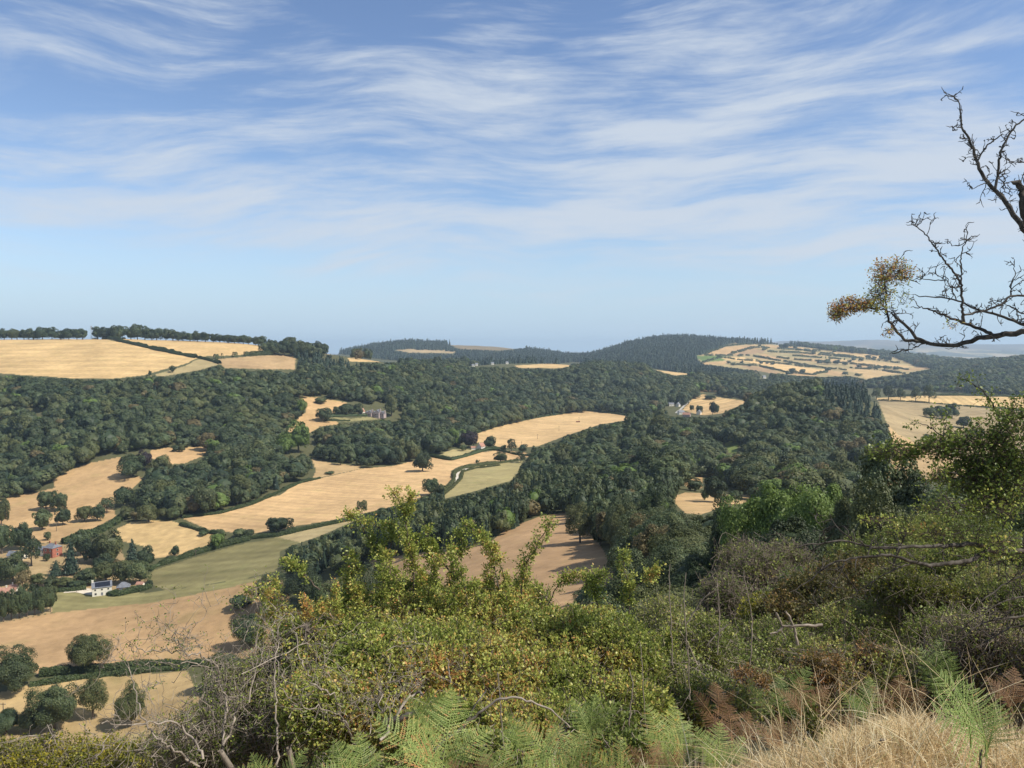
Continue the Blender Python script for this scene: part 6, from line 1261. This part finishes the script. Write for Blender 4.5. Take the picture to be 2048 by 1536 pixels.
stick('fallen_branch', 'short bleached bent stick lying in the dry grass', [([(1728,1505),(1745,1490),(1770,1481)],.010,.008,3.05),([(1740,1495),(1748,1508)],.006,.004,3.05)], M_TWIG, 'branch')
stick('bare_branch', 'thick mossy stub behind the green ferns', [([(770,1445),(800,1436),(835,1425)],.02,.018,4.8)], M_LICH, 'branch')
for i, (pts) in enumerate([[(1345,1330),(1342,1240),(1338,1160),(1340,1128)],[(1375,1310),(1368,1200),(1372,1145)],[(1372,1250),(1400,1205),(1420,1184)],[(1435,1310),(1440,1240),(1433,1158)],[(1380,1400),(1376,1300),(1374,1290)],[(1500,1330),(1505,1240),(1490,1160),(1488,1140)],[(1415,1290),(1440,1262),(1461,1246)],[(1290,1450),(1286,1360),(1280,1284)],[(1395,1330),(1378,1290),(1360,1262)],[(1258,1450),(1266,1370),(1258,1335)],[(900,1365),(895,1320),(892,1316)],[(1008,1500),(1000,1400),(995,1345)]]):
    stick('dry_stalk', ['tallest pale dry stalk left of the group behind the tangled shrub','second tall pale stalk near the tallest one','slanting pale stalk leaning right from the stalk group','long thin pale stalk nearer the twiggy bush','stout grey stalk rising through the tangled shrub','crooked pale stem in front of the grey twiggy bush','leaning pale stem low under the crooked stem','upright straw stalk above the right ferns','slanting stem leaning left through the tangled shrub','thin straw stalk left of the upright one','short yellow stalk rising behind the middle ferns','tall yellow stalk between the two fern clumps'][i], [(pts, .005, .003, 6.2 if i < 9 else 4.6)], M_TWIG, 'stalk', 5 if i < 7 else 0, .12)
# ------------------------------------------------------------------ ferns
M_FERN = leafmat('fern_green', [(0, (.06, .10, .025)), (.5, (.20, .28, .075)), (.8, (.36, .42, .14)), (.92, (.52, .40, .14)), (1, (.46, .24, .10))], 0, .45, .5)
M_FERNB = leafmat('fern_brown', [(0, (.07, .04, .02)), (.5, (.19, .105, .05)), (.8, (.30, .18, .09)), (1, (.13, .14, .05))], 0, .35, .6)
def frond(base, tip, rng, width=.42, tone=.5, arch=.16, npair=14, brown_tip=.35, flat=None, cover=.5):
    """two-times divided bracken frond from base to tip -> verts, quads, tones"""
    base = np.asarray(base, float); tip = np.asarray(tip, float); Lv = tip - base; L = np.linalg.norm(Lv)
    nup = unit(np.array([rng.uniform(-.35, .35), -.75, .65]) if flat is None else np.asarray(flat, float)); T0 = Lv / L; nup = unit(nup - T0 * (nup @ T0)); S0 = np.cross(T0, nup)
    def rach(t): return base + Lv * t[..., None] + nup * (arch * L * (np.sin(t * math.pi) * .8 - .25 * t ** 2))[..., None]
    tt = np.linspace(.15, .99, npair); tg = unit(rach(tt + .01) - rach(tt)); V, Tn = [], []
    ns = 11; s = (np.arange(ns) + .5) / ns
    for sd in (-1, 1):
        pl = L * width * np.clip((1 - tt) / .75, 0, 1) ** .8 * np.minimum(1, .45 + (tt - .2) * 4) * rng.uniform(.88, 1.1, npair)
        ax = unit(S0 * sd + tg * .42 + nup * -.05 + .07 * rng.standard_normal((npair, 3)))                # (npair,3)
        P = rach(tt + .006 * sd)[:, None] + ax[:, None] * (pl[:, None] * s[None])[..., None] + tg[:, None] * (.10 * pl[:, None] * s[None] ** 2)[..., None] - nup * (.12 * pl[:, None] * s[None] ** 2)[..., None]
        per = unit(tg - ax * (tg * ax).sum(1, keepdims=True)); ql = (np.minimum(L * .77 / npair * cover, pl * .5)[:, None] * (1.02 - s[None]) ** .55)
        for q in (-1, 1):
            dr = unit(per[:, None] * q + ax[:, None] * .45); nn = nup + 0 * dr; wq = (pl / ns * .66)[:, None, None]; e = ql[..., None]
            qq = np.stack([P - ax[:, None] * wq * .8, P + dr * e * .55 - ax[:, None] * wq * .6 + nn * e * .06, P + dr * e - nn * e * .05, P + dr * e * .5 + ax[:, None] * wq * .8 + nn * e * .06], 2)
            V.append(qq.reshape(-1, 3)); Tn.append((tone + .12 * rng.standard_normal((npair, 1)) + .10 * rng.standard_normal((npair, ns)) + brown_tip * np.clip(s[None] - .75, 0, 1) * rng.uniform(0, 3, (npair, 1))).ravel())
    V = np.concatenate(V); Fq = np.arange(len(V)).reshape(-1, 4); t = np.linspace(-.05, 1, 14); st = rach(t); v, f = tubes(st[None], np.linspace(.0035, .0008, 14)[None], 4)
    # pinna midribs
    return cat_mesh([(V, Fq), (v, f)]) + (np.clip(np.concatenate(Tn + [np.full(len(f), .72)]), 0, 1),)
rf_ = np.random.default_rng(8)
def fern(label, base, fronds, mat=None, tone=.5, width=.42, group=None, brown=.35, npair=13, cover=.62):
    """base (u, v, Y); fronds (u, v, Y) of each tip"""
    B = W(*base); g = float(H(B[0], B[1])); r = empty('fern', (B[0], B[1], g)); tag(r, label, 'fern', group); O = np.array([B[0], B[1], g])
    P = resample(np.array([O - [0, 0, .05], B]), 4); v, f = tubes(P[None], np.full((1, 4), .005), 5); link('stem', mesh_np('stem', v - O, f, M_DTWIG), r)
    for (u, vv, Y) in fronds:
        V, Fq, T_ = frond(B + rf_.standard_normal(3) * .015, W(u, vv, Y), rf_, width, tone + rf_.uniform(-.06, .08), npair=npair, brown_tip=brown, cover=cover)
        link('frond', mesh_np('frond', V - O, Fq, mat or M_FERN, False, [('tv', 'FACE', 'FLOAT', T_)]), r)
fern('largest green fern clump in the middle of the lower foreground', (885,1545,3.7), [(748,1432,3.6),(818,1432,3.9),(910,1375,4.1),(950,1500,3.4),(810,1500,3.3),(985,1450,3.9),(780,1580,3.1)], tone=.68, width=.42)
fern('small fern with upright tips just behind the largest clump', (860,1470,4.5), [(812,1388,4.6),(905,1368,4.6),(870,1392,4.3)], tone=.52)
fern('bright green fern clump right of the largest one', (1130,1560,3.6), [(1035,1440,3.7),(1105,1442,3.9),(1165,1452,3.8),(1205,1458,3.6),(1060,1520,3.2),(1230,1520,3.3),(1130,1500,3.0)], tone=.70, width=.40)
fern('dark green fern behind the bright clump at left', (1045,1500,4.4), [(1010,1420,4.5),(1060,1430,4.5),(1000,1470,4.2)], tone=.40)
fern('green fern rising by the straw stalks', (1335,1530,4.1), [(1292,1402,4.3),(1350,1404,4.4),(1385,1440,4.2),(1290,1460,4.0),(1420,1470,4.0),(1340,1470,3.7)], tone=.64, width=.38)
fern('yellow tipped fern between the clumps', (1245,1575,3.5), [(1240,1470,3.6),(1190,1510,3.3),(1300,1530,3.4)], tone=.66, brown=.8)
fern('isolated tall fern with lacy fronds in the dry grass at right', (1962,1500,2.6), [(1878,1343,2.62),(1935,1362,2.72),(1992,1405,2.6),(1872,1420,2.45)], tone=.56, width=.62, npair=12, cover=.58)
fern('half yellow fern in front of the pale dead boughs', (560,1590,4.0), [(500,1505,4.1),(615,1492,4.1),(470,1540,3.8),(640,1560,3.8)], tone=.62, brown=.8)
fern('low fern at the bottom under the yellow tipped one', (1330,1610,3.1), [(1270,1540,3.0),(1340,1520,3.1),(1400,1540,3.0)], tone=.5)
fern('yellow green fern left of the largest clump', (720,1585,3.9), [(665,1475,4.0),(715,1460,4.1),(765,1500,3.9),(640,1530,3.8)], tone=.64)
fern('bright fern low between the largest clump and the bright clump', (1010,1600,3.2), [(960,1490,3.2),(1015,1480,3.3),(1065,1510,3.2)], tone=.70)
fern('green fern at the left rim of the dry grass', (1440,1560,3.6), [(1390,1450,3.7),(1440,1440,3.8),(1490,1470,3.7),(1410,1500,3.4)], tone=.60)
fern('fresh fern among the stalks behind the bright clump', (1180,1480,4.6), [(1140,1395,4.7),(1190,1385,4.7),(1230,1410,4.6)], tone=.50)
for i, (b, fr, t, lb) in enumerate([
 ((940,1590,3.2),[(900,1520,3.1),(985,1505,3.3),(1020,1545,3.1)],.5,'withered orange fern below the largest green clump'),
 ((1190,1590,3.1),[(1160,1525,3.1),(1230,1530,3.1)],.6,'withered rusty fern under the bright clump'),
 ((1300,1560,3.5),[(1255,1490,3.6),(1320,1480,3.6),(1370,1500,3.5)],.55,'rusty fern beside the straw stalks'),
 ((1470,1500,4.4),[(1400,1420,4.6),(1450,1400,4.7),(1500,1420,4.6),(1520,1460,4.4)],.38,'dark brown dead fern heap left of the dry grass'),
 ((1430,1430,5.2),[(1385,1380,5.3),(1430,1360,5.4),(1470,1380,5.2)],.35,'dark brown dead fern under the tangled shrub'),
 ((1610,1440,5.0),[(1550,1375,5.1),(1600,1350,5.2),(1660,1370,5.1),(1680,1410,4.9)],.55,'reddish fern behind the dry grass at the centre right'),
 ((1800,1430,5.2),[(1740,1370,5.3),(1800,1345,5.4),(1850,1370,5.2)],.42,'brown fern in shade left of the lacy fern'),
 ((1560,1500,3.9),[(1510,1440,4.0),(1560,1425,4.0),(1610,1440,3.9),(1535,1480,3.6)],.6,'rusty fern at the left rim of the dry grass'),
 ((1700,1490,3.9),[(1650,1440,4.0),(1700,1420,4.0),(1745,1435,3.9)],.5,'rusty fern in the middle of the dry grass'),
 ((2020,1420,5.0),[(1970,1350,5.1),(2030,1330,5.2),(2080,1370,5.0)],.45,'brown fern in shade at the right edge')]):
    fern(lb, b, fr, M_FERNB, t, .40, brown=.5)
for b, fr, lb in [((1560,1440,5.6),[(1500,1370,5.8),(1560,1345,5.8),(1620,1330,5.7),(1640,1390,5.5)],'shaded green fern left behind the dry grass'),((1730,1440,5.6),[(1680,1380,5.8),(1740,1350,5.8),(1700,1400,5.4)],'shaded green fern middle behind the dry grass'),((1870,1400,6.2),[(1840,1290,6.3),(1880,1270,6.3),(1910,1300,6.2)],'pale fern in the thicket under the low grey boughs')]:
    fern(lb, b, fr, M_FERN, .34, .40, npair=14)
# ------------------------------------------------------------------ dry grass
M_GRASS = leafmat('dry_grass', [(0, (.24, .15, .07)), (.35, (.52, .38, .19)), (.7, (.80, .65, .38)), (.93, (.85, .76, .54)), (1, (.22, .24, .09))], 0, .45, .5)
def grass(n, xr, yr, hr, wr, seed, keepf, lean=.5):
    rng = np.random.default_rng(seed); x = rng.uniform(*xr, n); y = rng.uniform(*yr, n); z = H(x, y); u, v = PX(np.stack([x, y, z], 1)); k = keepf(u, v, x, y, rng.uniform(0, 1, n))
    x, y, z = x[k], y[k], z[k]; n = len(x); h = rng.uniform(*hr, n) * (.25 + 1.5 * fbm(x * 5, y * 5, seed)); a = rng.uniform(0, 6.28, n); b = rng.uniform(.05, lean, n) * 1.5 + .8 * (rng.uniform(0, 1, n) < .25); w = rng.uniform(*wr, n)
    k = 5; t = np.linspace(0, 1, k); D = np.stack([np.cos(a), np.sin(a), 0 * a], 1); Sd = np.stack([-np.sin(a), np.cos(a), 0 * a], 1); Sd = unit(Sd + .6 * rng.standard_normal((n, 3)))
    P = np.stack([x, y, z - .01], 1)[:, None] + D[:, None] * (h * b)[:, None, None] * (t ** 1.7)[None, :, None] * 1.4 + np.array([0, 0, 1.])[None, None] * (h[:, None] * (t[None] - .45 * b[:, None] * t[None] ** 2.2))[..., None]
    ww = (w[:, None] * (1 - .8 * t[None] ** 2))[..., None]; Lf = P - Sd[:, None] * ww; Rt = P + Sd[:, None] * ww; V = np.stack([Lf, Rt], 2).reshape(-1, 3)
    i = (np.arange(n) * 2 * k)[:, None] + np.arange(k - 1)[None] * 2; i = i.ravel(); Fq = np.stack([i, i + 1, i + 3, i + 2], 1)
    tv = np.repeat(np.clip(.60 + .30 * rng.standard_normal(n) - .25 * (fbm(x * 2.2, y * 2.2, 5) - .5) * 2, 0, .95), k - 1); g = np.repeat(rng.uniform(0, 1, n) < .06, k - 1); tv[g] = 1
    return V, Fq, tv
edge = lambda u: np.interp(u, [1250, 1380, 1480, 1600, 1800, 2048, 2200], [1680, 1590, 1520, 1485, 1470, 1455, 1450])
V, Fq, T1 = grass(60000, (.4, 3.6), (2.1, 4.6), (.045, .135), (.0009, .0021), 1, lambda u, v, x, y, r: r < np.clip((u - 1360) / 160, 0, 1) * np.clip((4.3 - y) / .5, 0, 1))
V2, F2, T2 = grass(2600, (.4, 3.4), (2.6, 4.4), (.22, .42), (.0010, .0018), 2, lambda u, v, x, y, r: r < .4 * np.clip((u - 1360) / 200, 0, 1), .45)
V3_, F3, T3 = grass(9000, (-1.6, 1.2), (2.0, 4.2), (.06, .22), (.0012, .0024), 3, lambda u, v, x, y, r: r < .5)
va, fa = cat_mesh([(V, Fq), (V2, F2), (V3_, F3)])
o = link('dry_grass', mesh_np('dry_grass', va, fa, M_GRASS, False, [('tv', 'FACE', 'FLOAT', np.concatenate([T1, T2, T3]))])); o['kind'] = 'stuff'; o['label'] = 'bleached dry grass in the lower right foreground'
# green stalk with leaves in the grass (ragwort like) and brown litter
shrub('weed_plant', 'upright yellowish weed standing in the dry grass', 'plant', (1626, 3.5), [(1624,1455,3.5,9,42)], per=60, leaf=.02, lmat=M_GORSE, nodes=5, nl=2, tone=.5, orange=.1, seed=51, twiglen=(.03,.07), limb=.003, trad=.001)
shrub('low_bramble', 'low leafy bramble between the fern clumps', 'shrub', (1010, 4.6), [(1010,1500,5.2,80,40),(1200,1450,5.6,80,40),(1270,1500,5.2,60,40),(700,1530,5.4,80,40)], per=26, leaf=.03, lmat=M_SCR, nodes=6, nl=3, tone=.36, orange=.3, seed=52, twiglen=(.08,.22))
# ------------------------------------------------------------------ air
m = bpy.data.materials.new('haze'); m.use_nodes = True; nt = m.node_tree; nt.nodes.clear()
pv = N(nt, 'ShaderNodeVolumePrincipled'); pv.inputs['Color'].default_value = (.66, .84, 1.0, 1); pv.inputs['Density'].default_value = 5.6e-5; pv.inputs['Anisotropy'].default_value = .15
oo = N(nt, 'ShaderNodeOutputMaterial'); nt.links.new(pv.outputs[0], oo.inputs['Volume'])
zlo = float(Z.min()) - 3; zhi = max(float(Z.max()) + 12, CZ + 60)
hb = MB(); X1, Y0, Y1 = 36000, -1500, 23000; hb.box(-X1, Y0, zlo, X1, Y1, zhi); ho = hb.build('haze', m); ho['kind'] = 'stuff'; ho['label'] = 'thin blue summer haze over the whole valley'
